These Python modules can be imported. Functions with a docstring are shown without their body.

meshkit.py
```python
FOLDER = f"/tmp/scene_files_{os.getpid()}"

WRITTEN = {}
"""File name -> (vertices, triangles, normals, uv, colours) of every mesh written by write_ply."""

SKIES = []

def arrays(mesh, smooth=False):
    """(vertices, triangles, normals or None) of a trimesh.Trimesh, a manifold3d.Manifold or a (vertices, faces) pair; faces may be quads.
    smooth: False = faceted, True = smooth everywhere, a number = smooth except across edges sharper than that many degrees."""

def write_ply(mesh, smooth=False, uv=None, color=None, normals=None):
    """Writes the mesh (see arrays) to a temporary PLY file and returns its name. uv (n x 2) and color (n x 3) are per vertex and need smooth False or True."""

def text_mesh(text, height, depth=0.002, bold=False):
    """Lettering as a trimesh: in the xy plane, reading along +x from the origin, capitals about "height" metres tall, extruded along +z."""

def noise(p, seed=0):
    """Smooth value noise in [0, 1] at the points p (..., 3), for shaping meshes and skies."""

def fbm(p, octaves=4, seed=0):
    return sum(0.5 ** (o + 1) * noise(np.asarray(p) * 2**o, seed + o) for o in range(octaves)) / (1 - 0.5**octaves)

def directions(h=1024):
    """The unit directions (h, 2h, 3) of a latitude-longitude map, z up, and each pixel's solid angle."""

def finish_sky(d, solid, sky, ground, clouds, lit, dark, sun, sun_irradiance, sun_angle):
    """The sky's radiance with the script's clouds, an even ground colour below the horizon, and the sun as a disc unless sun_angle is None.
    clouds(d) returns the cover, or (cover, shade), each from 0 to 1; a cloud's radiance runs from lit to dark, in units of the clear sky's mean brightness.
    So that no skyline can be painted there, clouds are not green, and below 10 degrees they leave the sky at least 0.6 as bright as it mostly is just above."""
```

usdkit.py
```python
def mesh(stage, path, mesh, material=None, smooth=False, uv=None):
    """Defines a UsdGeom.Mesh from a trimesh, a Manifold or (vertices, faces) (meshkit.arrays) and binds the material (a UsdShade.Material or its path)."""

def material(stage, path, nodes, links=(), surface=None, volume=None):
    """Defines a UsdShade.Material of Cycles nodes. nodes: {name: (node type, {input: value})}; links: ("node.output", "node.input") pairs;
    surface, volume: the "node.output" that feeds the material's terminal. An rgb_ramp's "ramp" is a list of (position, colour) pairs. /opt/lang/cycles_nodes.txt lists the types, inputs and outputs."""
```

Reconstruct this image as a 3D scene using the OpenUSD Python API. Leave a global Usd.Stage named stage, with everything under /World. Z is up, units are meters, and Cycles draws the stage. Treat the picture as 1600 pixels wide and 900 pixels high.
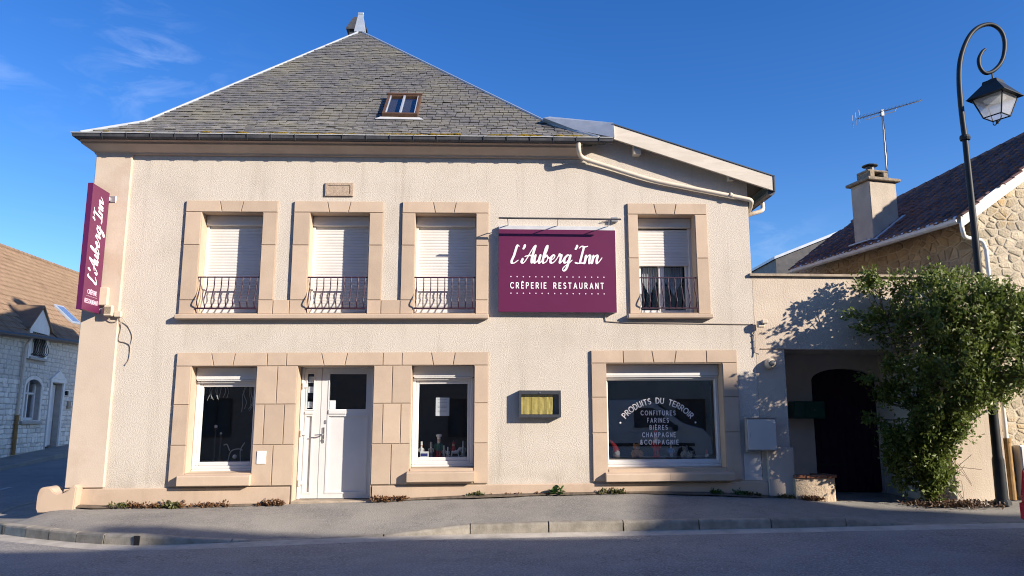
import math
import numpy as np
import trimesh
import meshkit
import usdkit
from pxr import Usd, UsdGeom, UsdLux, UsdShade, Gf
from shapely.geometry import Polygon, LineString, Point, MultiPoint, box as sbox
from shapely import affinity
from shapely.ops import unary_union
from scipy.spatial import Voronoi

stage = Usd.Stage.CreateInMemory()
UsdGeom.SetStageUpAxis(stage, 'Z')
UsdGeom.SetStageMetersPerUnit(stage, 1.0)
stage.DefinePrim('/World', 'Xform')
stage.SetDefaultPrim(stage.GetPrimAtPath('/World'))

# ------------------------------------------------------------------ camera
PITCH, YAW = math.radians(9.8), math.radians(2.6)
EYE = np.array([0.0, -12.3, 1.55])
fw = np.array([math.sin(YAW) * math.cos(PITCH), math.cos(YAW) * math.cos(PITCH), math.sin(PITCH)])
rt = np.array([math.cos(YAW), -math.sin(YAW), 0.0])
up = np.cross(rt, fw)
cam = UsdGeom.Camera.Define(stage, '/World/camera')
m = Gf.Matrix4d(*[float(x) for r in (list(rt) + [0], list(up) + [0], list(-fw) + [0], list(EYE) + [1]) for x in r])
cam.AddTransformOp().Set(m)
cam.CreateHorizontalApertureAttr(36.0)
cam.CreateVerticalApertureAttr(20.25)
cam.CreateFocalLengthAttr(27.0)
cam.CreateClippingRangeAttr(Gf.Vec2f(0.05, 5000))
cam.CreateExposureAttr(1.3)

# ------------------------------------------------------------------ sky and sun
SUN_EL, SUN_AZ = math.radians(22.0), math.radians(57.0)      # azimuth from the facade's normal, towards the right
sun_dir = np.array([math.sin(SUN_AZ) * math.cos(SUN_EL), -math.cos(SUN_AZ) * math.cos(SUN_EL), math.sin(SUN_EL)])
sky_m = usdkit.material(stage, '/World/Looks/sky_light', {
    'sky': ('sky_texture', {'sky_type': 'single_scattering', 'sun_disc': False, 'sun_elevation': SUN_EL,
                            'sun_rotation': math.atan2(sun_dir[0], sun_dir[1]), 'altitude': 200.0,
                            'air_density': 1.0, 'aerosol_density': 0.4, 'ozone_density': 2.5}),
    'dim': ('hsv', {'hue': 0.514, 'saturation': 1.34, 'value': 0.42, 'fac': 1.0}),
    'deep': ('gamma', {'gamma': 1.08}),
    'lift': ('hsv', {'hue': 0.5, 'saturation': 1.0, 'value': 1.25, 'fac': 1.0}),
    'tc': ('texture_coordinate', {}),
    'map': ('mapping', {'scale': (3.0, 3.0, 9.0), 'rotation': (0.25, 0.35, 0.4)}),
    'n': ('noise_texture', {'scale': 2.6, 'detail': 7.0, 'roughness': 0.62, 'distortion': 1.1}),
    'r': ('map_range', {'from_min': 0.49, 'from_max': 0.76, 'to_min': 0.0, 'to_max': 0.16, 'clamp': True}),
    'm1': ('mapping', {'location': (2.061, -4.608, -2.184), 'scale': (5.5, 5.5, 5.5)}), 'g1': ('gradient_texture', {'gradient_type': 'quadratic_sphere'}),
    'm2': ('mapping', {'location': (-3.184, -8.187, -1.957), 'scale': (9.0, 9.0, 9.0)}), 'g2': ('gradient_texture', {'gradient_type': 'quadratic_sphere'}),
    'm3': ('mapping', {'location': (6.029, -9.408, -4.375), 'scale': (12.0, 12.0, 12.0)}), 'g3': ('gradient_texture', {'gradient_type': 'quadratic_sphere'}),
    'a1': ('math', {'math_type': 'add'}), 'a2': ('math', {'math_type': 'add', 'use_clamp': True}), 'a3': ('math', {'math_type': 'multiply'}),
    'mixc': ('mix', {'color2': (3.6, 3.9, 4.4)}),
    'bg': ('background_shader', {'strength': 0.15})},
    [('sky.color', 'dim.color'), ('dim.color', 'deep.color'), ('deep.color', 'lift.color'), ('tc.generated', 'map.vector'), ('map.vector', 'n.vector'), ('n.fac', 'r.value'),
     ('tc.generated', 'm1.vector'), ('tc.generated', 'm2.vector'), ('tc.generated', 'm3.vector'), ('m1.vector', 'g1.vector'), ('m2.vector', 'g2.vector'), ('m3.vector', 'g3.vector'),
     ('g1.fac', 'a1.value1'), ('g2.fac', 'a1.value2'), ('a1.value', 'a2.value1'), ('g3.fac', 'a2.value2'), ('a2.value', 'a3.value1'), ('r.result', 'a3.value2'), ('a3.value', 'mixc.fac'), ('lift.color', 'mixc.color1'), ('mixc.color', 'bg.color')], surface='bg.background')
dome = UsdLux.DomeLight.Define(stage, '/World/sky')
UsdShade.MaterialBindingAPI.Apply(dome.GetPrim()).Bind(sky_m)
dome.GetPrim().SetCustomDataByKey('kind', 'structure')
sun = UsdLux.DistantLight.Define(stage, '/World/sun')
sun.CreateIntensityAttr(0.88)
sun.CreateAngleAttr(0.55)
sun.CreateColorAttr(Gf.Vec3f(1.0, 0.88, 0.745))
sun.CreateNormalizeAttr(True) if hasattr(sun, 'CreateNormalizeAttr') else None
zx = sun_dir / np.linalg.norm(sun_dir)
xx = np.cross([0, 0, 1.0], zx); xx /= np.linalg.norm(xx)
yy = np.cross(zx, xx)
sun.AddTransformOp().Set(Gf.Matrix4d(*[float(x) for r in (list(xx) + [0], list(yy) + [0], list(zx) + [0], [0, 0, 60, 1]) for x in r]))

# ------------------------------------------------------------------ helpers: prims
used, origin = {}, {}


def free(parent, name):
    k = (parent, name)
    n = used.get(k, -1) + 1
    used[k] = n
    return f'{parent}/{name}' if n == 0 else f'{parent}/{name}_{n:03d}'


def tag(p, label=None, cat=None, group=None, kind=None):
    p = p if isinstance(p, Usd.Prim) else stage.GetPrimAtPath(p)
    for k, v in (('label', label), ('category', cat), ('group', group), ('kind', kind)):
        if v:
            p.SetCustomDataByKey(k, v)
    return p


def thing(name, label, cat, loc=(0, 0, 0), group=None):
    path = free('/World', name)
    x = UsdGeom.Xform.Define(stage, path)
    x.AddTranslateOp().Set(Gf.Vec3d(*[float(a) for a in loc]))
    tag(x.GetPrim(), label, cat, group)
    origin[path] = np.array(loc, float)
    return path


def dup(src, loc, label, rz=0.0):
    was = stage.GetPrimAtPath(src).GetCustomData()
    path = free('/World', src.rsplit('/', 1)[1].rstrip('0123456789').rstrip('_'))
    x = UsdGeom.Xform.Define(stage, path)
    x.GetPrim().GetReferences().AddInternalReference(src)
    x.ClearXformOpOrder()
    x.GetPrim().RemoveProperty('xformOp:translate')
    x = UsdGeom.Xform(x.GetPrim())
    op = x.GetPrim().GetAttribute('xformOp:translate')
    (UsdGeom.XformOp(op) if op else x.AddTranslateOp())
    x.SetXformOpOrder([UsdGeom.XformOp(x.GetPrim().GetAttribute('xformOp:translate'))])
    x.GetPrim().GetAttribute('xformOp:translate').Set(Gf.Vec3d(*[float(a) for a in loc]))
    x.GetPrim().SetInstanceable(True)
    tag(x.GetPrim(), label, was['category'], was.get('group'))
    return path


def arr(g):
    if hasattr(g, 'vertices'):
        return np.array(g.vertices, float), np.array(g.faces, int)
    v, f = g
    v, f = np.asarray(v, float), np.asarray(f, int)
    if f.ndim == 2 and f.shape[1] == 4:
        f = np.vstack([f[:, [0, 1, 2]], f[:, [0, 2, 3]]])
    return v, f


def join(parts):
    vs, fs, n = [], [], 0
    for g in parts:
        v, f = arr(g)
        vs.append(v); fs.append(f + n); n += len(v)
    return np.vstack(vs), np.vstack(fs)


SHEAR = 0.007          # the old house has settled: its level lines drop a little to the left


def settle(g):
    v, f = arr(g)
    v = v.copy(); v[:, 2] += SHEAR * v[:, 0]
    return v, f


def obj(name, g, mat, parent='/World', smooth=False, label=None, kind=None):
    if isinstance(g, list):
        g = join(g)
    v, f = arr(g)
    path = free(parent, name)
    o = origin.get(parent)
    if o is not None:
        v = v - o
    origin[path] = o
    me = usdkit.mesh(stage, path, (v, f), MATS[mat], smooth=smooth)
    if label or kind:
        tag(me.GetPrim(), label, kind=kind)
    return path


def struct(name, g, mat, smooth=False):
    p = obj(name, g, mat, smooth=smooth)
    tag(p, kind='structure')
    return p


def solo(name, g, mat, label, cat, smooth=False, group=None, kind=None):
    p = obj(name, g, mat, smooth=smooth)
    tag(p, label, cat, group, kind)
    return p


# ------------------------------------------------------------------ helpers: shapes
def bx(x0, x1, y0, y1, z0, z1, c=0.0):
    x0, x1 = sorted((x0, x1)); y0, y1 = sorted((y0, y1)); z0, z1 = sorted((z0, z1))
    if c <= 0:
        v = np.array([[x, y, z] for x in (x0, x1) for y in (y0, y1) for z in (z0, z1)], float)
        f = [[0, 1, 3, 2], [4, 6, 7, 5], [0, 4, 5, 1], [2, 3, 7, 6], [0, 2, 6, 4], [1, 5, 7, 3]]
        return arr((v, f))
    c = min(c, .45 * min(x1 - x0, y1 - y0, z1 - z0))
    pts = []
    for x, sx in ((x0, 1), (x1, -1)):
        for y, sy in ((y0, 1), (y1, -1)):
            for z, sz in ((z0, 1), (z1, -1)):
                pts += [[x, y + c * sy, z + c * sz], [x + c * sx, y, z + c * sz], [x + c * sx, y + c * sy, z]]
    return arr(trimesh.convex.convex_hull(np.array(pts)))


def hull(pts):
    return arr(trimesh.convex.convex_hull(np.array(pts, float)))


def ext(poly, h):
    gs = [g for g in getattr(poly, 'geoms', [poly]) if g.geom_type == 'Polygon' and g.area > 1e-8]
    return join([trimesh.creation.extrude_polygon(g, h, engine='earcut') for g in gs])


def wallprism(poly, y0, y1):
    """Polygon in (x, z) extruded from y0 to y1."""
    v, f = ext(poly, y1 - y0)
    return np.stack([v[:, 0], y0 + (y1 - y0) - v[:, 2], v[:, 1]], 1), f


def onplane(g, o, U, W, N):
    """(a, b, c) of g become o + a U + b W + c N."""
    v, f = arr(g)
    return np.asarray(o) + v[:, :1] * np.asarray(U) + v[:, 1:2] * np.asarray(W) + v[:, 2:3] * np.asarray(N), f


def tube(p, r, sides=8, cap=True):
    p = np.asarray(p, float)
    r = np.broadcast_to(r, (len(p),)).astype(float)
    t = np.gradient(p, axis=0)
    t /= np.linalg.norm(t, axis=1, keepdims=True) + 1e-12
    a = np.cross(t[0], [0, 0, 1.0] if abs(t[0][2]) < .9 else [1.0, 0, 0]); a /= np.linalg.norm(a)
    A = []
    for k in t:
        a = a - k * (a @ k); a /= np.linalg.norm(a) + 1e-12
        A.append(a)
    A = np.array(A); Bn = np.cross(t, A)
    ang = np.arange(sides) * 2 * np.pi / sides
    v = p[:, None] + r[:, None, None] * (np.cos(ang)[None, :, None] * A[:, None] + np.sin(ang)[None, :, None] * Bn[:, None])
    n = len(p); f = []
    for i in range(n - 1):
        for j in range(sides):
            k = (j + 1) % sides
            f.append([i * sides + j, i * sides + k, (i + 1) * sides + k, (i + 1) * sides + j])
    v = v.reshape(-1, 3)
    v, f = arr((v, f))
    if cap:
        v = np.vstack([v, p[0], p[-1]])
        e = [[len(v) - 2, (j + 1) % sides, j] for j in range(sides)] + [[len(v) - 1, (n - 1) * sides + j, (n - 1) * sides + (j + 1) % sides] for j in range(sides)]
        f = np.vstack([f, e])
    return v, f


def spline(pts, n=8):
    p = np.asarray(pts, float)
    q = np.vstack([2 * p[0] - p[1], p, 2 * p[-1] - p[-2]])
    out = []
    for i in range(1, len(q) - 2):
        a, b, c, d = q[i - 1:i + 3]
        for t in np.arange(n) / n:
            out.append(.5 * (2 * b + (c - a) * t + (2 * a - 5 * b + 4 * c - d) * t * t + (3 * b - a - 3 * c + d) * t ** 3))
    out.append(p[-1])
    return np.array(out)


def lathe(profile, c=(0, 0, 0), seg=16):
    mm = trimesh.creation.revolve(np.asarray(profile, float), sections=seg)
    v, f = arr(mm)
    return v + np.asarray(c, float), f


def ball(c, r, s=(1, 1, 1), lv=2):
    mm = trimesh.creation.icosphere(lv, 1.0)
    return np.array(mm.vertices) * np.asarray(s) * r + np.asarray(c, float), np.array(mm.faces)


def rotz(g, a, c=(0, 0, 0)):
    v, f = arr(g)
    c = np.asarray(c, float); v = v - c
    R = np.array([[math.cos(a), -math.sin(a), 0], [math.sin(a), math.cos(a), 0], [0, 0, 1]])
    return v @ R.T + c, f


def grid(P):
    """(n, m, 3) points as a sheet."""
    P = np.asarray(P, float)
    n, k = P.shape[:2]
    i, j = np.meshgrid(np.arange(n - 1), np.arange(k - 1), indexing='ij')
    q = np.stack([i * k + j, (i + 1) * k + j, (i + 1) * k + j + 1, i * k + j + 1], -1).reshape(-1, 4)
    return arr((P.reshape(-1, 3), q))


# ------------------------------------------------------------------ materials
MATS = {}


def pm(name, c1, c2=None, scale=3.0, rough=.8, bump=None, metal=0.0, spec=.3, detail=5.0, lo=.35, hi=.65, c3=None, c3scale=.7, c3lo=.55, c3hi=.75, coat=0.0, vary=0.0, stretch=None, streak=None, crack=None, speck=None, damp=None):
    """A surface whose colour wanders from c1 to c2 by noise (and to c3 in large patches); vary: brightness differs from piece to piece."""
    n = {'g': ('geometry', {}), 'p': ('principled_bsdf', {'roughness': rough, 'metallic': metal, 'specular_ior_level': spec, 'coat_weight': coat})}
    l = []
    pos = 'g.position'
    if stretch:
        n['st'] = ('mapping', {'scale': stretch}); l.append((pos, 'st.vector')); pos = 'st.vector'
    if c2 is not None:
        n['n'] = ('noise_texture', {'scale': scale, 'detail': detail, 'roughness': .6})
        n['r'] = ('map_range', {'from_min': lo, 'from_max': hi, 'clamp': True})
        n['m'] = ('mix', {'color1': c1, 'color2': c2})
        l += [(pos, 'n.vector'), ('n.fac', 'r.value'), ('r.result', 'm.fac')]
        out = 'm.color'
    else:
        n['m'] = ('color', {'value': c1}); out = 'm.color'
    if c3 is not None:
        n['n3'] = ('noise_texture', {'scale': c3scale, 'detail': 6.0, 'roughness': .65})
        n['r3'] = ('map_range', {'from_min': c3lo, 'from_max': c3hi, 'clamp': True})
        n['m3'] = ('mix', {'color2': c3})
        l += [(pos, 'n3.vector'), ('n3.fac', 'r3.value'), ('r3.result', 'm3.fac'), (out, 'm3.color1')]
        out = 'm3.color'
    if streak is not None:          # rain streaks: noise drawn out downwards
        n['ms'] = ('mapping', {'scale': (4.5, 4.5, .32)})
        n['n4'] = ('noise_texture', {'scale': 1.0, 'detail': 5.0, 'roughness': .7})
        n['r4'] = ('map_range', {'from_min': .54, 'from_max': .84, 'to_max': .55, 'clamp': True})
        n['m4'] = ('mix', {'color2': streak})
        l += [('g.position', 'ms.vector'), ('ms.vector', 'n4.vector'), ('n4.fac', 'r4.value'), ('r4.result', 'm4.fac'), (out, 'm4.color1')]
        out = 'm4.color'
    if damp is not None:            # splash and damp near the ground
        n['z7'] = ('separate_xyz', {}); n['n7'] = ('noise_texture', {'scale': 2.6, 'detail': 6.0, 'roughness': .65})
        n['r7'] = ('map_range', {'from_min': damp[1], 'from_max': damp[0], 'clamp': True}); n['k7'] = ('math', {'math_type': 'multiply'})
        n['q7'] = ('map_range', {'from_min': .38, 'from_max': .7, 'to_max': .85, 'clamp': True}); n['m7'] = ('mix', {'color2': damp[2]})
        l += [('g.position', 'z7.vector'), ('z7.z', 'r7.value'), ('g.position', 'n7.vector'), ('n7.fac', 'q7.value'), ('r7.result', 'k7.value1'), ('q7.result', 'k7.value2'), ('k7.value', 'm7.fac'), (out, 'm7.color1')]
        out = 'm7.color'
    if crack is not None:           # fine cracks: the level line of a wide noise
        n['n5'] = ('noise_texture', {'scale': crack[0], 'detail': 6.0, 'roughness': .55})
        n['s5'] = ('math', {'math_type': 'subtract', 'value2': .5}); n['b5'] = ('math', {'math_type': 'absolute'})
        n['r5'] = ('map_range', {'from_min': .0, 'from_max': crack[1], 'to_min': .8, 'to_max': 0.0, 'clamp': True})
        n['m5'] = ('mix', {'color2': crack[2]})
        l += [('g.position', 'n5.vector'), ('n5.fac', 's5.value1'), ('s5.value', 'b5.value1'), ('b5.value', 'r5.value'), ('r5.result', 'm5.fac'), (out, 'm5.color1')]
        out = 'm5.color'
    if speck is not None:           # aggregate
        n['n6'] = ('noise_texture', {'scale': speck[0], 'detail': 2.0, 'roughness': .7})
        n['r6'] = ('map_range', {'from_min': .45, 'from_max': .72, 'to_max': 1.0, 'clamp': True})
        n['m6'] = ('mix', {'color2': speck[1]})
        l += [('g.position', 'n6.vector'), ('n6.fac', 'r6.value'), ('r6.result', 'm6.fac'), (out, 'm6.color1')]
        out = 'm6.color'
    if vary:
        n['oi'] = ('geometry', {})
        n['vr'] = ('map_range', {'from_min': 0.0, 'from_max': 1.0, 'to_min': 1 - vary, 'to_max': 1 + vary})
        n['hv'] = ('hsv', {'hue': .5, 'saturation': 1.0, 'fac': 1.0})
        n['ob'] = ('object_info', {})
        n['ad'] = ('math', {'math_type': 'add'})
        n['fr'] = ('math', {'math_type': 'fraction'})
        l += [('oi.random_per_island', 'ad.value1'), ('ob.random', 'ad.value2'), ('ad.value', 'fr.value1'), ('fr.value', 'vr.value'), ('vr.result', 'hv.value'), (out, 'hv.color')]
        out = 'hv.color'
    l.append((out, 'p.base_color'))
    if bump:
        sc, dist, strength = bump
        n['bn'] = ('noise_texture', {'scale': sc, 'detail': 4.0, 'roughness': .6})
        n['b'] = ('bump', {'distance': dist, 'strength': strength})
        l += [(pos, 'bn.vector'), ('bn.fac', 'b.height'), ('b.normal', 'p.normal')]
    MATS[name] = usdkit.material(stage, '/World/Looks/' + name, n, l, surface='p.BSDF')


pm('stucco', (.63, .575, .495), (.54, .49, .42), 34, .95, (66, .0095, 1.0), spec=.1, c3=(.48, .43, .36), c3scale=.9, c3lo=.48, c3hi=.80, lo=.3, hi=.7, streak=(.36, .315, .26), damp=(.58, 1.15, (.40, .35, .29)))
pm('trim', (.53, .42, .315), (.485, .38, .285), 2.2, .85, (90, .003, .7), spec=.15, c3=(.46, .36, .275), c3scale=1.1, c3lo=.5, vary=.07, streak=(.42, .315, .235))
pm('trim_bed', (.40, .31, .23), (.34, .26, .195), 4, .9)
pm('pilaster', (.57, .48, .39), (.52, .435, .35), 1.6, .9, (60, .004, .6), spec=.12, c3=(.44, .33, .24), c3scale=.6)
pm('plinth', (.53, .415, .315), (.48, .375, .28), 1.7, .9, (70, .004, .6), spec=.12, c3=(.38, .29, .215), c3scale=1.3, c3lo=.5, c3hi=.75, streak=(.36, .275, .205))
pm('cornice', (.60, .46, .34), (.53, .40, .295), 3, .7, spec=.2)
pm('slate', (.12, .122, .13), (.215, .208, .195), 8, .6, (55, .006, .8), spec=.35, c3=(.27, .255, .185), c3scale=1.1, c3lo=.44, c3hi=.78, vary=.22)
pm('moss', (.27, .175, .03), (.13, .11, .025), 14, 1.0, (60, .02, 1), spec=0)
pm('zinc', (.45, .50, .56), (.37, .42, .48), 5, .42, (20, .002, .3), metal=.35, spec=.5)
pm('zinc_pale', (.60, .62, .63), (.5, .52, .54), 5, .5, metal=.1, spec=.4)
pm('zinc_dark', (.05, .054, .062), (.085, .085, .09), 7, .5, metal=.2, spec=.35)
pm('wood_white', (.62, .57, .49), (.54, .49, .41), 3, .7, (40, .002, .5), stretch=(1, 1, 6), c3=(.45, .38, .30), c3scale=5, c3lo=.66, c3hi=.8)
pm('wood_brown', (.11, .06, .038), (.07, .04, .026), 6, .7)
pm('cream_pipe', (.66, .58, .47), (.60, .52, .42), 3, .45, spec=.4)
pm('white_pvc', (.68, .685, .68), (.62, .625, .62), 2, .35, spec=.45, c3=(.62, .61, .58), c3scale=3, c3lo=.6, c3hi=.85)
pm('shutter', (.68, .67, .64), (.62, .61, .585), 2, .45, spec=.4, vary=.03)
pm('white_paint', (.78, .77, .74), (.70, .69, .66), 4, .55, spec=.35)
pm('grey_metal', (.5, .5, .5), (.42, .42, .42), 5, .35, metal=.6)
pm('steel', (.62, .62, .63), None, rough=.25, metal=.9)
pm('rail_purple', (.045, .016, .036), (.03, .012, .026), 12, .5, spec=.4)
pm('sign_purple', (.118, .015, .064), (.108, .014, .060), 2, .38, spec=.45)
pm('sign_purple_side', (.10, .014, .07), None, rough=.4)
pm('letter_white', (.82, .80, .82), None, rough=.5)
pm('letter_pink', (.70, .52, .64), None, rough=.5)
pm('glass_letter', (.80, .80, .80), None, rough=.6)
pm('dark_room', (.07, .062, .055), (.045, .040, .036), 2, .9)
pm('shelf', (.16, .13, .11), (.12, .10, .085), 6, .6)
pm('lace', (.50, .50, .51), (.40, .40, .42), 60, .9)
pm('paper_white', (.78, .79, .80), (.74, .75, .77), 5, .8)
pm('ink_grey', (.32, .33, .36), None, rough=.8)
pm('paper_yellow', (.66, .52, .17), (.58, .45, .13), 12, .8, (14, .01, .6))
pm('menu_frame', (.055, .062, .075), (.045, .05, .06), 8, .4, spec=.4)
pm('plaque_stone', (.47, .37, .28), (.36, .28, .21), 22, .9, (60, .01, 1))
pm('beige_plastic', (.60, .52, .40), (.55, .47, .36), 6, .5)
pm('cable', (.36, .31, .26), None, rough=.6)
pm('cabinet', (.60, .57, .53), (.55, .53, .49), 3, .5, spec=.35)
pm('cabinet_edge', (.33, .31, .29), None, rough=.5)
pm('gate_wall', (.60, .52, .42), (.52, .44, .355), 1.3, .93, (45, .010, .8), spec=.1, c3=(.42, .35, .275), c3scale=.9, c3lo=.54, c3hi=.8, streak=(.36, .30, .24))
pm('coping', (.44, .36, .27), (.30, .25, .19), 5, .9, (50, .006, .8))
pm('gate_purple', (.040, .018, .036), (.028, .013, .026), 6, .75, spec=.15)
pm('inner_wall', (.66, .58, .49), (.57, .50, .42), 2, .95, (40, .006, .7))
pm('green_box', (.012, .075, .045), (.01, .06, .036), 5, .35, spec=.5)
pm('terracotta', (.34, .135, .07), (.22, .09, .05), 9, .85, (40, .006, .7), vary=.2)
pm('rough_render', (.52, .42, .30), (.42, .33, .235), 6, .95, (26, .02, 1))
pm('asphalt', (.23, .22, .205), (.28, .268, .25), 2.2, .9, (45, .012, .9), spec=.2, c3=(.18, .173, .165), c3scale=.6, c3lo=.45, c3hi=.7, speck=(42, (.42, .405, .38)), crack=(.32, .0016, (.06, .06, .06)))
pm('pavement', (.30, .285, .25), (.245, .232, .205), 1.8, .92, (50, .010, .9), spec=.15, c3=(.165, .16, .15), c3scale=1.0, c3lo=.47, c3hi=.70, speck=(45, (.34, .325, .30)), crack=(.55, .0022, (.10, .095, .085)))
pm('gutter_concrete', (.52, .48, .41), (.38, .35, .30), 4, .92, (70, .006, .8), spec=.15)
pm('kerb_stone', (.36, .33, .275), (.24, .22, .18), 7, .9, (60, .008, .8), spec=.15, vary=.16)
pm('road_paint', (.55, .54, .50), (.30, .30, .29), 6, .85, lo=.45, hi=.8)
pm('soil', (.17, .135, .10), (.10, .08, .06), 8, 1.0)
pm('earth', (.16, .15, .12), (.10, .11, .07), .3, 1.0)
pm('rubble', (.60, .52, .38), (.47, .41, .31), 4, .95, (28, .02, .9), spec=.1, c3=(.50, .33, .13), c3scale=1.6, c3lo=.55, c3hi=.72, vary=.2)
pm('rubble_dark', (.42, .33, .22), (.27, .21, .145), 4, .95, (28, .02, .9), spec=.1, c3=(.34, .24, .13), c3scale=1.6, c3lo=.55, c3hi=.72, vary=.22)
pm('mortar', (.58, .52, .41), (.50, .44, .34), 6, 1.0, (50, .012, .8))
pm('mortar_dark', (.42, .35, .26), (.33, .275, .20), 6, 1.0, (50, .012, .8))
pm('white_stone', (.82, .78, .70), (.70, .665, .60), 5, .95, (30, .015, .8), spec=.1, vary=.17)
pm('mortar_grey', (.50, .47, .42), (.40, .375, .34), 6, 1.0)
pm('brown_tile', (.20, .11, .085), (.125, .08, .078), 5, .75, (40, .006, .6), c3=(.26, .12, .075), c3scale=1.6, vary=.25)
pm('tan_tile', (.265, .185, .12), (.205, .14, .092), 4, .9, (40, .006, .6), c3=(.17, .11, .07), c3scale=.9, vary=.22)
pm('chimney_render', (.47, .41, .33), (.38, .33, .27), 3, .95, (40, .01, .8))
pm('stone_cap', (.33, .27, .19), (.20, .17, .13), 12, .95, (40, .015, 1))
pm('antenna', (.32, .32, .33), None, rough=.4, metal=.7)
pm('iron_green', (.014, .018, .022), (.02, .024, .027), 8, .5, spec=.25)
pm('iron_tan', (.36, .22, .085), (.26, .155, .06), 8, .7, (40, .006, .6))
pm('bark', (.14, .10, .07), (.08, .06, .045), 14, 1.0, (40, .01, 1))
pm('dark_brick', (.36, .25, .20), (.28, .19, .15), 5, .9)
pm('grey_wall', (.46, .43, .39), (.38, .36, .32), 2, .9)
pm('car_red', (.42, .012, .02), None, rough=.25, coat=.6, spec=.5)
pm('lamp_red', (.55, .01, .03), None, rough=.12, coat=.5)
pm('tyre', (.02, .02, .02), None, rough=.8)
pm('van_white', (.74, .74, .75), None, rough=.3, coat=.5)
pm('black_plastic', (.02, .02, .022), None, rough=.5)
pm('toy_red', (.50, .03, .03), None, rough=.5)
pm('toy_green', (.03, .13, .09), None, rough=.5)
pm('toy_white', (.75, .73, .69), None, rough=.6)
pm('toy_silver', (.50, .50, .50), (.36, .36, .36), 40, .4, metal=.3)
pm('toy_skin', (.62, .40, .29), None, rough=.6)
pm('toy_blue', (.14, .24, .46), None, rough=.4)
pm('toy_navy', (.03, .04, .20), None, rough=.5)
pm('teddy_brown', (.46, .24, .09), (.36, .18, .065), 60, 1.0, (150, .006, 1))
pm('plush_pale', (.52, .43, .34), (.42, .34, .26), 60, 1.0, (150, .006, 1))
pm('twig_white', (.45, .45, .43), None, rough=.8)
pm('flower_white', (.75, .74, .72), None, rough=.8)


def leafmat(name, a, b, c, trans=.3):
    MATS[name] = usdkit.material(stage, '/World/Looks/' + name, {
        'g': ('geometry', {}), 'r': ('rgb_ramp', {'ramp': [(0, a), (.55, b), (1, c)]}),
        'n': ('noise_texture', {'scale': 2.2, 'detail': 3.0}), 'ad': ('math', {'math_type': 'multiply_add', 'value2': .55}),
        'sc': ('math', {'math_type': 'multiply', 'value2': .5}),
        'p': ('principled_bsdf', {'roughness': .42, 'specular_ior_level': .45}), 't': ('translucent_bsdf', {}), 'mx': ('mix_closure', {'fac': trans})},
        [('g.random_per_island', 'ad.value1'), ('g.position', 'n.vector'), ('n.fac', 'sc.value1'), ('sc.value', 'ad.value3'), ('ad.value', 'r.fac'),
         ('r.color', 'p.base_color'), ('r.color', 't.color'), ('p.BSDF', 'mx.closure1'), ('t.BSDF', 'mx.closure2')], surface='mx.closure')


leafmat('leaves', (.075, .115, .026), (.19, .235, .042), (.33, .35, .075), .38)
leafmat('weed_green', (.03, .09, .02), (.06, .14, .03), (.12, .20, .05))
leafmat('weed_olive', (.07, .08, .025), (.12, .12, .035), (.20, .17, .06))
leafmat('weed_dry', (.10, .05, .02), (.17, .08, .035), (.24, .15, .06), .15)
leafmat('litter', (.06, .035, .02), (.11, .06, .03), (.17, .10, .05), .1)


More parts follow.
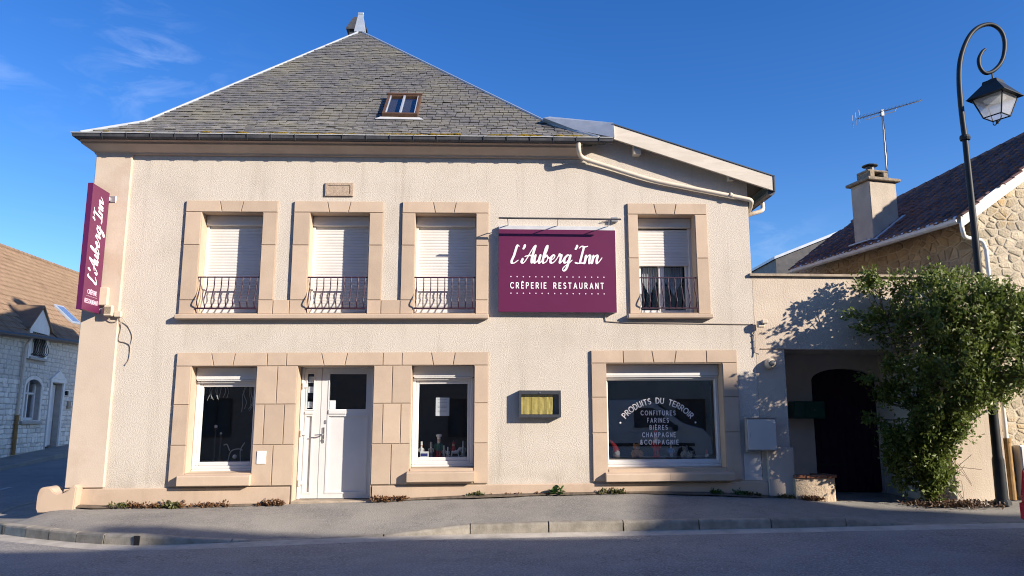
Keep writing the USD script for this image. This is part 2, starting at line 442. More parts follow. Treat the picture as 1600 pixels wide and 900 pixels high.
def glassmat(name, tint, ior=1.5):
    MATS[name] = usdkit.material(stage, '/World/Looks/' + name, {
        't': ('transparent_bsdf', {'color': tint}), 'gl': ('glossy_bsdf', {'color': (1, 1, 1), 'roughness': 0.0}),
        'g': ('geometry', {}), 'io': ('map_range', {'to_min': ior, 'to_max': 1 / ior}), 'f': ('fresnel', {}), 'mx': ('mix_closure', {})},
        [('g.backfacing', 'io.value'), ('io.result', 'f.IOR'), ('f.fac', 'mx.fac'), ('t.BSDF', 'mx.closure1'), ('gl.BSDF', 'mx.closure2')], surface='mx.closure')


glassmat('glass', (.92, .94, .95), 1.68)
MATS['lamp_glass'] = usdkit.material(stage, '/World/Looks/lamp_glass', {
    't': ('transparent_bsdf', {'color': (.9, .92, .92)}), 'd': ('translucent_bsdf', {'color': (.8, .8, .8)}), 'w': ('diffuse_bsdf', {'color': (.7, .7, .7)}),
    'a': ('mix_closure', {'fac': .5}), 'b': ('mix_closure', {'fac': .55})},
    [('d.BSDF', 'a.closure1'), ('w.BSDF', 'a.closure2'), ('t.BSDF', 'b.closure1'), ('a.closure', 'b.closure2')], surface='b.closure')

# ------------------------------------------------------------------ ground, roads, kerbs
def ss(a, b, x):
    t = np.clip((np.asarray(x, float) - a) / (b - a), 0, 1)
    return t * t * (3 - 2 * t)


def road_z(x, y):
    x, y = np.asarray(x, float), np.asarray(y, float)
    return .012 * (np.clip(x, -15, 15) + 3) + ss(-4, -7, -x * -1) * .035 * np.clip(y - 1, 0, 30)


BASE_X = [-6.3, -5.64, -4.5, -2.77, -1.61, .16, 1.26, 2.56, 3.57, 5.0, 5.71, 7.06, 8.31, 12, 20]
BASE_Z = [.287, .266, .251, .299, .332, .401, .425, .439, .425, .351, .300, .270, .287, .31, .33]


def base_z(x):
    return np.interp(x, BASE_X, BASE_Z)


struct('ground', grid([[[x, y, -.30] for y in np.linspace(-900, 1500, 9)] for x in np.linspace(-1200, 1200, 9)]), 'earth')
xs = np.concatenate([np.arange(-60, -16, 4.0), np.arange(-16, 13, .5), np.arange(13, 61, 4.0)])
ys = np.concatenate([np.arange(-40, -8, 3.0), np.arange(-8, 6, .5), np.arange(6, 61, 2.0)])
XX, YY = np.meshgrid(xs, ys, indexing='ij')
ZZ = road_z(XX, YY) + .006 * (meshkit.noise(np.stack([XX * .7, YY * .7, XX * 0], -1), 3) - .5)
struct('road', grid(np.stack([XX, YY, ZZ], -1)), 'asphalt', smooth=True)

# kerb line: x, y of the foot and height of the top
K = [(-8.1, 30, None), (-8.1, 12, None), (-8.1, 3.5, None), (-8.05, 1.6, None), (-7.55, .15, None), (-6.64, -.81, .116), (-6.11, -1.18, .130),
     (-5.65, -1.46, .128), (-5.16, -1.73, .129), (-4.72, -1.94, .133), (-4.24, -2.08, .140), (-3.56, -2.07, .085), (-2.79, -1.97, .038),
     (-2.01, -1.86, .045), (-1.2, -1.75, .068), (-.70, -1.70, .125), (-.07, -1.67, .187), (.97, -1.67, .208), (1.98, -1.67, .221), (3.01, -1.66, .227),
     (4.01, -1.66, .231), (5.05, -1.64, .228), (6.02, -1.64, .140), (7.55, -1.64, .160), (9, -1.64, .18), (10.5, -1.64, .2), (12, -1.64, .22), (20, -1.64, .25)]
K = [(x, y, float(road_z(x, y)) + .12 if t is None else t) for x, y, t in K]
W = [(-6.2, 30), (-6.2, 12), (-6.2, 3.5), (-6.2, 1.6), (-6.2, .3), (-6.2, .0), (-6.1, 0), (-5.65, 0)] + [(k[0], 0) for k in K[8:]]
kx = np.array(K); tan = np.gradient(kx[:, :2], axis=0); tan /= np.linalg.norm(tan, axis=1, keepdims=True)
nin = np.stack([-tan[:, 1], tan[:, 0]], 1)            # towards the pavement
KW = .15
P = []
for i in range(len(K) - 1):
    for t in (np.arange(6) / 6 if i < len(K) - 2 else np.arange(7) / 6):
        k = kx[i] * (1 - t) + kx[i + 1] * t
        nn = nin[i] * (1 - t) + nin[i + 1] * t
        w = np.array(W[i]) * (1 - t) + np.array(W[i + 1]) * t
        a = np.array([k[0] + nn[0] * (KW - .02), k[1] + nn[1] * (KW - .02), k[2] - .006])
        zb = base_z(w[0]) if w[1] <= 0.01 else k[2] + .05
        b = np.array([w[0], w[1] + .02, zb])
        row = []
        for s in np.linspace(0, 1, 8):
            q = a * (1 - s) + b * s
            q[2] += .012 * math.sin(math.pi * s) * (2 * float(meshkit.noise(q * [1.3, 1.3, 0], 5)) - .8)
            row.append(q)
        P.append(row)
pav = struct('pavement', grid(np.array(P)), 'pavement', smooth=True)
# gutter strip of pale concrete along the kerb's foot
Gs = []
for i in range(len(K) - 1):
    for t in np.arange(0, 1, .2):
        k = kx[i] * (1 - t) + kx[i + 1] * t; nn = nin[i] * (1 - t) + nin[i + 1] * t
        wd = .25 + .05 * float(meshkit.noise([k[0] * 2, k[1] * 2, 1], 9))
        q0, q1 = k[:2] + nn * .03, k[:2] - nn * wd
        Gs.append([[*q0, float(road_z(*q0)) + .030], [*((q0 + q1) / 2), float(road_z(*((q0 + q1) / 2))) + .014], [*q1, float(road_z(*q1)) - .012]])
struct('gutter_strip', grid(np.array(Gs)), 'gutter_concrete')
kerb = struct('kerb', grid([[[*(k[:2] + nn * .03), k[2] - .03], [*(k[:2] + nn * .12), k[2] - .03]] for k, nn in zip(kx, nin)]), 'gutter_concrete')
seg_len = np.concatenate([[0], np.cumsum(np.linalg.norm(np.diff(kx[:, :2], axis=0), axis=1))])


def kerb_at(s):
    k = np.array([np.interp(s, seg_len, kx[:, c]) for c in range(3)])
    n_ = np.array([np.interp(s, seg_len, nin[:, c]) for c in range(2)])
    return k, n_ / np.linalg.norm(n_)


def s_of(x, y):
    ss_ = np.linspace(0, seg_len[-1], 4000)
    p = np.stack([np.interp(ss_, seg_len, kx[:, 0]), np.interp(ss_, seg_len, kx[:, 1])], 1)
    return ss_[np.argmin(((p - [x, y]) ** 2).sum(1))]


rng = np.random.default_rng(11)
joints = [s_of(x, y) for x, y in [(-6.64, -.81), (-6.11, -1.18), (-5.65, -1.46), (-5.16, -1.73), (-4.72, -1.94), (-4.24, -2.08), (-3.1, -2.0), (-2.0, -1.86), (-1.2, -1.75),
                                  (-.07, -1.67), (.97, -1.67), (1.98, -1.67), (3.01, -1.66), (4.01, -1.66), (5.05, -1.64), (6.02, -1.64), (7.0, -1.64), (8, -1.64), (9, -1.64), (10, -1.64)]]
joints = [joints[0] - k for k in range(6, 0, -1)] + joints
for a, b in zip(joints[:-1], joints[1:]):
    gap = .008
    rings = []
    for s in np.linspace(a + gap, b - gap, 5):
        k, nn = kerb_at(s)
        zr = float(road_z(*k[:2])) - .05
        top = max(k[2], zr + .07)
        prof = [(0.0, zr), (.012, top - .030), (.022, top - .010), (.045, top), (KW, top), (KW, zr)]
        rings.append([[*(k[:2] + nn * d), z] for d, z in prof])
    rings = np.array(rings)
    g = grid(rings)
    n6 = 6
    caps_ = [[0, j, j + 1] for j in range(1, 5)] + [[24, 24 + j + 1, 24 + j] for j in range(1, 5)]
    obj('kerb_stone', (g[0] + rng.normal(0, .0015, (1, 3)), np.vstack([g[1], caps_])), 'kerb_stone', kerb)

for x_, y_ in ((-4.24, -2.08), (-6.62, -.84)):
    k, nn = kerb_at(s_of(x_, y_)); tt = np.array([nn[1], -nn[0]])
    obj('drain_slot', hull([[*(k[:2] + nn * d + tt * w), z] for d in (-.004, .03) for w in (-.035, .035) for z in (float(road_z(*k[:2])) + .02, k[2] - .015)]), 'black_plastic', kerb)

# side street: left pavement in front of the stone terrace, centre dashes
HD = np.array([math.sin(math.radians(-6.9)), math.cos(math.radians(-6.9)), 0.0])      # the terrace runs this way
HN = np.array([HD[1], -HD[0], 0.0])                                                   # it faces the street
HP = np.array([-14.712, 15.536, 0.0])


def hz(u):
    return .62 + .05 * u


rows = []
for u in np.arange(-22, 30, 1.0):
    p = HP + HD * u
    rows.append([[*(p + HN * d)[:2], z] for d, z in ((-.1, hz(u)), (.3, hz(u) - .01), (.75, hz(u) - .03), (.95, hz(u) - .04), (.965, hz(u) - .06), (.97, hz(u) - .30))])
struct('far_pavement', grid(np.array(rows)), 'pavement')
dash = []
for y0 in (-3.2, 3.6, 9.2, 15, 21):
    for_ = [HP * 0 + np.array([-9.75, 0, 0]) + np.array([-.105, 1, 0]) * y for y in np.linspace(y0, y0 + 2.2, 6)]
    dash.append(grid([[[q[0] + dx, q[1], float(road_z(q[0] + dx, q[1])) + .012] for dx in (-.06, .06)] for q in for_]))
for d in dash[1:]:
    p = obj('road_dash', d, 'road_paint'); tag(p, kind='structure')

# ------------------------------------------------------------------ lettering from strokes
def arc(cx, cy, rx, ry, a0, a1, n=12):
    t = np.radians(np.linspace(a0, a1, n))
    return [(cx + rx * math.cos(q), cy + ry * math.sin(q)) for q in t]


GL = {
    'A': (.66, [[(0, 0), (.33, 1), (.66, 0)], [(.11, .32), (.55, .32)]]),
    'B': (.52, [[(0, 0), (0, 1), (.22, 1)] + arc(.22, .76, .22, .24, 90, -90) + [(0, .52)], [(.22, .52)] + arc(.24, .26, .28, .26, 90, -90) + [(0, 0)]]),
    'C': (.66, [arc(.40, .5, .40, .5, 48, 312, 22)]),
    'D': (.62, [[(0, 0), (0, 1), (.2, 1)] + arc(.2, .5, .42, .5, 90, -90, 16) + [(0, 0)]]),
    'E': (.46, [[(.46, 0), (0, 0), (0, 1), (.46, 1)], [(0, .5), (.38, .5)]]),
    'F': (.44, [[(0, 0), (0, 1), (.44, 1)], [(0, .5), (.36, .5)]]),
    'G': (.72, [arc(.42, .5, .42, .5, 48, 318, 22) + [(.74, .42), (.46, .42)]]),
    'H': (.56, [[(0, 0), (0, 1)], [(.56, 0), (.56, 1)], [(0, .5), (.56, .5)]]),
    'I': (.0, [[(0, 0), (0, 1)]]),
    'M': (.72, [[(0, 0), (.06, 1), (.36, .3), (.66, 1), (.72, 0)]]),
    'N': (.56, [[(0, 0), (0, 1), (.56, 0), (.56, 1)]]),
    'O': (.80, [arc(.40, .5, .40, .5, 0, 360, 30)]),
    'P': (.50, [[(0, 0), (0, 1), (.24, 1)] + arc(.24, .73, .26, .27, 90, -90) + [(0, .46)]]),
    'R': (.54, [[(0, 0), (0, 1), (.24, 1)] + arc(.24, .73, .26, .27, 90, -90) + [(0, .46)], [(.22, .46), (.54, 0)]]),
    'S': (.48, [arc(.25, .75, .23, .25, 40, 270, 14) + arc(.24, .25, .24, .25, 90, -140, 14)]),
    'T': (.56, [[(.28, 0), (.28, 1)], [(0, 1), (.56, 1)]]),
    'U': (.56, [[(0, 1), (0, .3)] + arc(.28, .28, .28, .28, 180, 360, 14) + [(.56, 1)]]),
    '&': (.62, [[(.62, 0), (.16, .62)] + arc(.30, .78, .17, .22, 200, -20, 12) + [(.12, .40)] + arc(.24, .22, .22, .22, 140, 300, 10) + [(.60, .40)]]),
    '^': (0, []),
}
ACCENT = {'Ê': ('E', [[(.08, 1.10), (.23, 1.24), (.38, 1.10)]]), 'È': ('E', [[(.10, 1.24), (.26, 1.10)]])}


def glyph(ch, h, wt):
    extra = []
    if ch in ACCENT:
        ch, extra = ACCENT[ch]
    adv, st = GL[ch]
    g = unary_union([LineString([(x * h, y * h) for x, y in q]).buffer(wt / 2, quad_segs=3) for q in st + extra])
    return adv * h, g


def caps_text(text, h, wt, track, width=None, narrow=1.0):
    """Shapely lettering from x = 0; stretched to width when given."""
    x, gs = wt / 2, []
    for ch in text:
        if ch == ' ':
            x += (.42 + .5 * (track > .5)) * h; continue
        a, g = glyph(ch, h, wt)
        g = affinity.scale(g, narrow, 1, origin=(0, 0)); a *= narrow
        gs.append(affinity.translate(g, x, 0)); x += a + track * h
    g = unary_union(gs)
    if width:
        b = g.bounds
        g = affinity.scale(affinity.translate(g, -b[0], 0), width / (b[2] - b[0]), 1, origin=(0, 0))
    return g


def brush(strokes, w):
    """Pen lettering: downstrokes thick, upstrokes thin."""
    out = []
    for st in strokes:
        p = spline(st, 7)
        d = np.gradient(p, axis=0); d /= np.linalg.norm(d, axis=1, keepdims=True) + 1e-9
        r = w * (.62 + .48 * np.clip(-d[:, 1], -.3, 1))
        r[0] *= .7; r[-1] *= .6
        c = [Point(*q).buffer(k, quad_segs=4) for q, k in zip(p, r)]
        out += [MultiPoint([]).union(a.union(b)).convex_hull for a, b in zip(c[:-1], c[1:])]
    return unary_union(out)


def script_name(width):
    """L'Auberg'Inn in a slanted brush hand, fitted to the width; baseline at 0."""
    S = []

    def put(x, sts):
        for st in sts:
            S.append([(x + a, b) for a, b in st])
    put(0.0, [[(.55, 2.0), (.30, 2.12), (.22, 1.7), (.16, .9), (.02, .3), (.10, -.02), (.42, .0), (.78, .34)]])
    put(.95, [[(.22, 2.15), (.25, 2.0), (.14, 1.72)]])
    put(1.45, [[(-.18, .52), (-.24, .12), (.02, .0), (.30, .5), (.55, 1.3), (.86, 2.02), (1.05, 2.1)], [(1.02, 2.12), (.93, 1.3), (.90, .5), (1.0, .04), (1.22, .25)], [(.0, .78), (.5, .92), (1.15, .82)]])
    put(2.68, [[(.02, .98), (.0, .35), (.14, .0), (.42, .30), (.58, .98)], [(.60, 1.0), (.56, .30), (.68, .0), (.95, .32)]])
    put(3.66, [[(-.02, .35), (.30, 1.5), (.30, 2.1), (.12, 1.9), (.04, 1.0), (.04, .25), (.20, .0), (.50, .22), (.56, .70), (.38, .95), (.20, .72)], [(.52, .72), (.74, .62), (.9, .75)]])
    put(4.52, [[(.0, .36), (.36, .52), (.50, .84), (.32, 1.0), (.08, .66), (.10, .18), (.32, .0), (.58, .18), (.80, .55)]])
    put(5.28, [[(.02, .50), (.24, 1.08), (.30, .92), (.50, .98), (.46, .50), (.50, .06), (.72, .20), (.88, .6)]])
    put(6.18, [[(.62, .92), (.36, 1.0), (.06, .62), (.10, .12), (.34, .06), (.58, .5), (.68, .98)], [(.68, 1.0), (.62, .2), (.52, -.62), (.26, -.92), (.06, -.70), (.30, -.30), (.70, .02), (1.0, .4)]])
    put(7.18, [[(.22, 2.15), (.25, 2.0), (.14, 1.72)]])
    put(7.72, [[(.0, 1.86), (.25, 2.08), (.62, 2.0), (1.0, 2.1)], [(.56, 2.02), (.50, 1.0), (.44, .08)], [(-.12, .10), (.2, .0), (.6, .06), (1.02, .02)]])
    put(8.72, [[(.0, .98), (.02, .5), (.0, .0)], [(.02, .45), (.30, .98), (.52, .90), (.50, .4), (.60, .02), (.84, .28)]])
    put(9.60, [[(.0, .98), (.02, .5), (.0, .0)], [(.02, .45), (.30, .98), (.52, .90), (.50, .4), (.62, .02), (.88, .3), (1.08, .72)]])
    g = affinity.skew(brush(S, .132), xs=12, origin=(0, 0))
    b = g.bounds
    k = width / (b[2] - b[0])
    return affinity.scale(affinity.translate(g, -b[0], 0), k, k, origin=(0, 0)).simplify(.003)


def flat_text(shape, x, z, y, depth=.004):
    """Lettering that faces the street at height z, standing proud of y."""
    v, f = ext(shape, depth)
    return np.stack([x + v[:, 0], y - v[:, 2], z + v[:, 1]], 1), f


# ------------------------------------------------------------------ shingles, stones
def shingles(poly, exposure, width, thick, seed, lap=1.22):
    """Overlapping slates on a sheet (u along the eave, w up the slope): (w of the row, mesh in (u, w, n))."""
    r = np.random.default_rng(seed)
    u0, w0, u1, w1 = poly.bounds
    out = []
    for k in range(int((w1 - w0) / exposure) + 1):
        wk = w0 + k * exposure
        u = u0 - width * (.5 * (k % 2) + .15 * r.random())
        while u < u1:
            wd = width * r.uniform(.9, 1.12)
            c = sbox(u + .005, wk + r.normal(0, .006), u + wd - .005, wk + exposure * lap).intersection(poly)
            u += wd
            if c.is_empty or c.area < .15 * exposure * width or c.geom_type != 'Polygon':
                continue
            q = np.array(c.exterior.coords)[:-1][::-1] if not c.exterior.is_ccw else np.array(c.exterior.coords)[:-1]
            n = len(q)
            tilt, twist = r.normal(0, .0028), r.normal(0, .004)
            hgt = thick * 1.9 * (1 - (q[:, 1] - wk) / (exposure * lap)) + .003 + tilt + twist * (q[:, 0] - q[:, 0].mean()) / width
            top = np.column_stack([q, hgt]); bot = np.column_stack([q, hgt - thick])
            f = [[0, i, i + 1] for i in range(1, n - 1)] + [[n, n + i + 1, n + i] for i in range(1, n - 1)]
            for i in range(n):
                j = (i + 1) % n
                f += [[i, n + i, n + j], [i, n + j, j]]
            out.append((wk, (np.vstack([top, bot]), np.array(f))))
    return out


def pan_tiles(poly, exposure, width, seed, h=.035):
    """Interlocking clay tiles with a rolled section."""
    r = np.random.default_rng(seed)
    u0, w0, u1, w1 = poly.bounds
    sec = np.array([(0, .2), (.16, .85), (.3, 1.), (.44, .8), (.6, .15), (.8, 0), (1.0, .2)])
    out = []
    for k in range(int((w1 - w0) / exposure) + 1):
        wk = w0 + k * exposure
        for i in range(int((u1 - u0) / width) + 1):
            u = u0 + (i + .0 * (k % 2)) * width
            if not poly.contains(Point(u + width / 2, wk + exposure / 2)):
                continue
            j = r.normal(0, .004, 3)
            lo = np.column_stack([u + sec[:, 0] * width * .985, np.full(7, wk + j[0]), sec[:, 1] * h + .030 + j[1]])
            hi = np.column_stack([u + sec[:, 0] * width * .985, np.full(7, wk + exposure * 1.12), sec[:, 1] * h + .004 + j[1]])
            fr = lo - [0, 0, .026]
            v = np.vstack([lo, hi, fr]); f = []
            for a in range(6):
                f += [[a, a + 1, 8 + a], [a, 8 + a, 7 + a], [14 + a, 15 + a, a + 1], [14 + a, a + 1, a]]
            out.append((wk, (v, np.array(f))))
    return out


def rubble(poly, size, seed, aspect=1.5, gap=.016, jit=.30):
    """Irregular stones filling a polygon: list of polygons."""
    r = np.random.default_rng(seed)
    x0, y0, x1, y1 = poly.bounds
    pts = []
    sy, sx = size / math.sqrt(aspect), size * math.sqrt(aspect)
    for k, y in enumerate(np.arange(y0 - 2 * sy, y1 + 2 * sy, sy)):
        for x in np.arange(x0 - 2 * sx, x1 + 2 * sx, sx):
            pts.append([(x + (k % 2) * .5 * sx + r.normal(0, jit) * sx) / aspect, y + r.normal(0, jit * .8) * sy])
    vo = Voronoi(np.array(pts))
    out = []
    for reg in vo.point_region:
        ix = vo.regions[reg]
        if -1 in ix or len(ix) < 3:
            continue
        p = Polygon([(vo.vertices[i][0] * aspect, vo.vertices[i][1]) for i in ix]).intersection(poly)
        if p.is_empty or p.geom_type != 'Polygon':
            continue
        p = p.buffer(-gap - .014).buffer(.014, quad_segs=2).simplify(.006)
        if p.geom_type == 'Polygon' and p.area > .12 * size * size:
            out.append(p)
    return out


def coursed(poly, seed, row=(.11, .19), wid=(.17, .46), gap=.007):
    """Roughly squared stones laid in uneven courses."""
    r = np.random.default_rng(seed)
    x0, y0, x1, y1 = poly.bounds
    out, y = [], y0
    while y < y1:
        h = r.uniform(*row)
        x = x0 - r.uniform(0, .3)
        while x < x1:
            w = r.uniform(*wid)
            j = r.normal(0, .010, (4, 2))
            p = Polygon([(x + j[0, 0], y + j[0, 1]), (x + w + j[1, 0], y + j[1, 1]), (x + w + j[2, 0], y + h + j[2, 1]), (x + j[3, 0], y + h + j[3, 1])]).buffer(0)
            p = p.intersection(poly)
            x += w
            if p.is_empty or p.geom_type != 'Polygon':
                continue
            p = p.buffer(-gap - .018).buffer(.018, quad_segs=2).simplify(.004)
            if p.geom_type == 'Polygon' and p.area > .004:
                out.append(p)
        y += h
    return out


def stone_mesh(p, h, r):
    q = np.array(p.exterior.coords)[:-1]
    if not p.exterior.is_ccw:
        q = q[::-1]
    c = q.mean(0); n = len(q)
    hh = h * r.uniform(.5, 1.15)
    mid = c + (q - c) * .90; inn = c + (q - c) * .55
    v = np.vstack([np.column_stack([q, np.full(n, -.01)]), np.column_stack([mid, np.full(n, hh * .8) * r.uniform(.7, 1.2, n)]),
                   np.column_stack([inn, np.full(n, hh) * r.uniform(.85, 1.2, n)]), [[*c, hh * r.uniform(.95, 1.2)]]])
    f = []
    for i in range(n):
        j = (i + 1) % n
        f += [[i, j, n + j], [i, n + j, n + i], [n + i, n + j, 2 * n + j], [n + i, 2 * n + j, 2 * n + i], [2 * n + i, 2 * n + j, 3 * n]]
    return v, np.array(f)


def lay_parts(name, rest, meshes, mat, parent, most=300):
    for g in meshes[:most]:
        obj(name, g, mat, parent)
    if len(meshes) > most:
        obj(rest, join(meshes[most:]), mat, parent, kind='stuff')


# ------------------------------------------------------------------ the restaurant
R = thing('restaurant', 'beige roughcast restaurant with steep slate roof and shuttered upper windows', 'building', (-.8, 0, .3))


def rz_(x):
    """Top of the annexe's roof slope at x."""
    return 6.39 + (2.24 - x) * .329


# openings x0, x1, z0, z1 (level before settling)
UP = [(-4.47, -3.495, 3.26, 4.915), (-2.735, -1.775, 3.26, 4.915), (-1.03, -.035, 3.26, 4.915), (2.65, 3.605, 3.26, 4.91)]
LOW = [(-4.46, -3.455, .785, 2.415), (-1.035, -.045, .825, 2.435), (2.07, 3.955, .79, 2.435)]
DOOR = (-2.82, -1.63, .25, 2.42)
holes = UP + LOW + [DOOR]
face = Polygon([(-6.2, -.2), (4.53, -.2), (4.53, rz_(4.53) - .12), (2.1, rz_(2.1) - .12), (1.9, 6.1), (-6.2, 6.1)])
for h in holes:
    face = face.difference(sbox(h[0] - .012, h[2] - .012, h[1] + .012, h[3] + .012))
wall = obj('wall', settle(wallprism(face, 0, .36)), 'stucco', R)
# flanks, back and floors make the shell dark inside
obj('side_wall', [settle(bx(-6.2, -5.85, .36, 9.5, -.2, 6.1)), settle(bx(4.18, 4.53, .36, 9.5, -.2, 5.3)), settle(bx(-5.85, 4.18, 9.2, 9.5, -.2, 5.3))], 'pilaster', R)
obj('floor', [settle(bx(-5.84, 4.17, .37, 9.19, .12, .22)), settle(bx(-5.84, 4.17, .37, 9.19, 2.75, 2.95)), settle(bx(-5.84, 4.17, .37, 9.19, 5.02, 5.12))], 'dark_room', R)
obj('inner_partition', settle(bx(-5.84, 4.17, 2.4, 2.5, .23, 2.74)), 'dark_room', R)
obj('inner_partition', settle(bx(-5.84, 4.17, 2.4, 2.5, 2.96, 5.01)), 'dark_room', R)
# plinth, split by the door
pl = []
for a, b in ((-6.23, -2.86), (-1.6, 4.60)):
    n = 14
    xs_ = np.linspace(a, b, n)
    for x0, x1 in zip(xs_[:-1], xs_[1:]):
        z0, z1 = base_z(x0) - .12, base_z(x1) - .12
        t0, t1 = .572 + .007 * x0, .572 + .007 * x1
        v = [[x0, -.035, z0], [x1, -.035, z1], [x1, -.035, t1 - .012], [x0, -.035, t0 - .012], [x0, -.018, t0], [x1, -.018, t1], [x1, .01, t1], [x0, .01, t0]]
        pl.append(arr((v, [[0, 1, 2, 3], [3, 2, 5, 4], [4, 5, 6, 7]])))
    for x, sg in ((a, 1), (b, -1)):
        z0, t0 = base_z(x) - .12, .572 + .007 * x
        pl.append(arr(([[x, -.035, z0], [x, .01, z0], [x, .01, t0], [x, -.018, t0], [x, -.035, t0 - .012]], [[0, 1, 2], [0, 2, 3], [0, 3, 4]])))
    obj('plinth', pl, 'plinth', R)
    pl = []
obj('corner_pilaster', settle(bx(-6.225, -5.645, -.042, .30, .585, 5.93, .012)), 'pilaster', R)

# stone surrounds: bed, then each block with open joints
J = .0035


def blk(poly, y=-.040, back=-.004):
    p = poly.buffer(-J)
    v, f = wallprism(p, y, back)
    inner = p.buffer(-.007)
    # chamfered face: two prisms, the front one a little smaller
    v1, f1 = wallprism(p, y + .006, back)
    if inner.is_empty or inner.area < 1e-4:
        return settle((v1, f1))
    v2, f2 = wallprism(inner, y, y + .006)
    return settle(join([(v1, f1), (v2, f2)]))


def quad(*p):
    return Polygon(p)


def surround(blocks, bed):
    b = obj('window_surround', settle(wallprism(bed, -.026, -.003)), 'trim_bed', R)
    for p in blocks:
        obj('stone_block', blk(p), 'trim', b)
    return b


def outer(x0, x1, h, z0, z1, kw=(.38, .26), split=()):
    """Blocks of a plain upper surround round the opening h."""
    c = (h[0] + h[1]) / 2 - .02
    a, b = kw[0] / 2, kw[1] / 2 + .02
    ms = [z0 + (z1 - z0) * t for t in split]
    zz = [z0] + ms + [h[3]]
    bl = [quad((x0, h[3]), (c - b, h[3]), (c - a, z1), (x0, z1)), quad((c - b, h[3]), (c + b, h[3]), (c + a, z1), (c - a, z1)), quad((c + b, h[3]), (x1, h[3]), (x1, z1), (c + a, z1))]
    for q0, q1 in zip(zz[:-1], zz[1:]):
        bl += [sbox(x0, q0, h[0], q1), sbox(h[1], q0, x1, q1)]
    return bl


ZT, ZS = 5.105, 3.238
tops = [(-4.73, -3.26), (-3.0, -1.55), (-1.245, .17)]
bl = []
for (x0, x1), h in zip(tops, UP[:3]):
    bl += outer(x0, x1, h, 3.47, ZT, split=(.55,))
    bl += [sbox(x0, ZS, h[0], 3.47), sbox(h[1], ZS, x1, 3.47)]
bl += [sbox(-3.26, ZS, -3.0, 3.47), sbox(-1.55, ZS, -1.245, 3.47)]
bl += [sbox(h[0], ZS, h[1], h[2]) for h in UP[:3]]
bed = unary_union([b.buffer(.0001) for b in bl])
surround(bl, bed)
x0, x1 = 2.475, 3.81
bl = outer(x0, x1, UP[3], ZS, 5.10, split=(.5,)) + [sbox(UP[3][0], ZS, UP[3][1], UP[3][2])]
surround(bl, unary_union([b.buffer(.0001) for b in bl]))
obj('upper_sill', settle(bx(-4.76, .18, -.115, -.003, 3.158, 3.234, .012)), 'trim', R)
obj('upper_sill', settle(bx(2.43, 3.83, -.115, -.003, 3.162, 3.234, .012)), 'trim', R)
# the long lower surround with door and two windows
zl, zt = 2.42, 2.628
xs_l = [-4.70, (-4.17, -4.12), (-3.80, -3.83), -3.30, -3.00, (-2.46, -2.41), (-2.05, -2.09), -1.49, -1.19, (-.73, -.69), (-.35, -.385), .18]
xs_l = [x if isinstance(x, tuple) else (x, x) for x in xs_l]
bl = [quad((a[1], zl), (b[1], zl), (b[0], zt), (a[0], zt)) for a, b in zip(xs_l[:-1], xs_l[1:])]
L0, L1, D0, D1, M0, M1 = LOW[0][0], LOW[0][1], DOOR[0], DOOR[1], LOW[1][0], LOW[1][1]
r1, r2, zb = 1.825, 1.205, .588
for z0, z1 in ((r1, zl), (r2, r1), (zb, r2)):
    bl += [sbox(-4.70, z0, L0, z1), sbox(M1, z0, .18, z1)]
for (z0, z1), js, ks in (((r1, zl), (-3.13,), (-1.335,)), ((r2, r1), (-3.30, -2.995), (-1.47, -1.19)), ((zb, r2), (-3.14,), (-1.325,))):
    e = [L1, *js, D0]
    bl += [sbox(a, z0, b, z1) for a, b in zip(e[:-1], e[1:])]
    e = [D1, *ks, M0]
    bl += [sbox(a, z0, b, z1) for a, b in zip(e[:-1], e[1:])]
bl += [sbox(L0, zb, L1, LOW[0][2]), sbox(M0, zb, M1, LOW[1][2])]
surround(bl, unary_union([b.buffer(.0001) for b in bl]))
for x0, x1, z0, z1 in ((-4.525, -3.445, .60, .782), (-1.065, -.03, .622, .802)):
    obj('window_sill', settle(hull([[x, y, z] for x in (x0, x1) for y, z in ((-.15, z0 + .01), (-.15, z1 - .045), (-.135, z1 - .03), (.26, z1 + .025), (.26, z0), (-.14, z0))])), 'trim', R)
# the shop window
W = LOW[2]
e = [(1.825, 1.825), (2.345, 2.345), (2.81, 2.84), (3.21, 3.175), (3.70, 3.70), (4.20, 4.20)]
bl = [quad((a[1], 2.445), (b[1], 2.445), (b[0], 2.648), (a[0], 2.648)) for a, b in zip(e[:-1], e[1:])]
for z0, z1 in ((1.90, 2.445), (1.345, 1.90), (.60, 1.345)):
    bl += [sbox(1.825, z0, W[0], z1), sbox(W[1], z0, 4.20, z1)]
bl += [sbox(W[0], .60, W[1], W[2])]
surround(bl, unary_union([b.buffer(.0001) for b in bl]))
for a, b in ((2.02, 3.02), (3.024, 4.035)):
    obj('window_sill', settle(hull([[x, y, z] for x in (a, b) for y, z in ((-.15, .605), (-.15, .705), (-.135, .72), (.26, .80), (.26, .60), (-.14, .597))])), 'trim', R)
# reveals: painted linings of each opening
for h in holes:
    g = [bx(h[0] - .011, h[0], -.02, .25, h[2], h[3]), bx(h[1], h[1] + .011, -.02, .25, h[2], h[3]), bx(h[0] - .011, h[1] + .011, -.02, .25, h[3], h[3] + .011)]
    if h is not DOOR:
        g.append(bx(h[0], h[1], .0, .25, h[2] - .011, h[2]))
    obj('reveal', [settle(q) for q in g], 'trim', R)


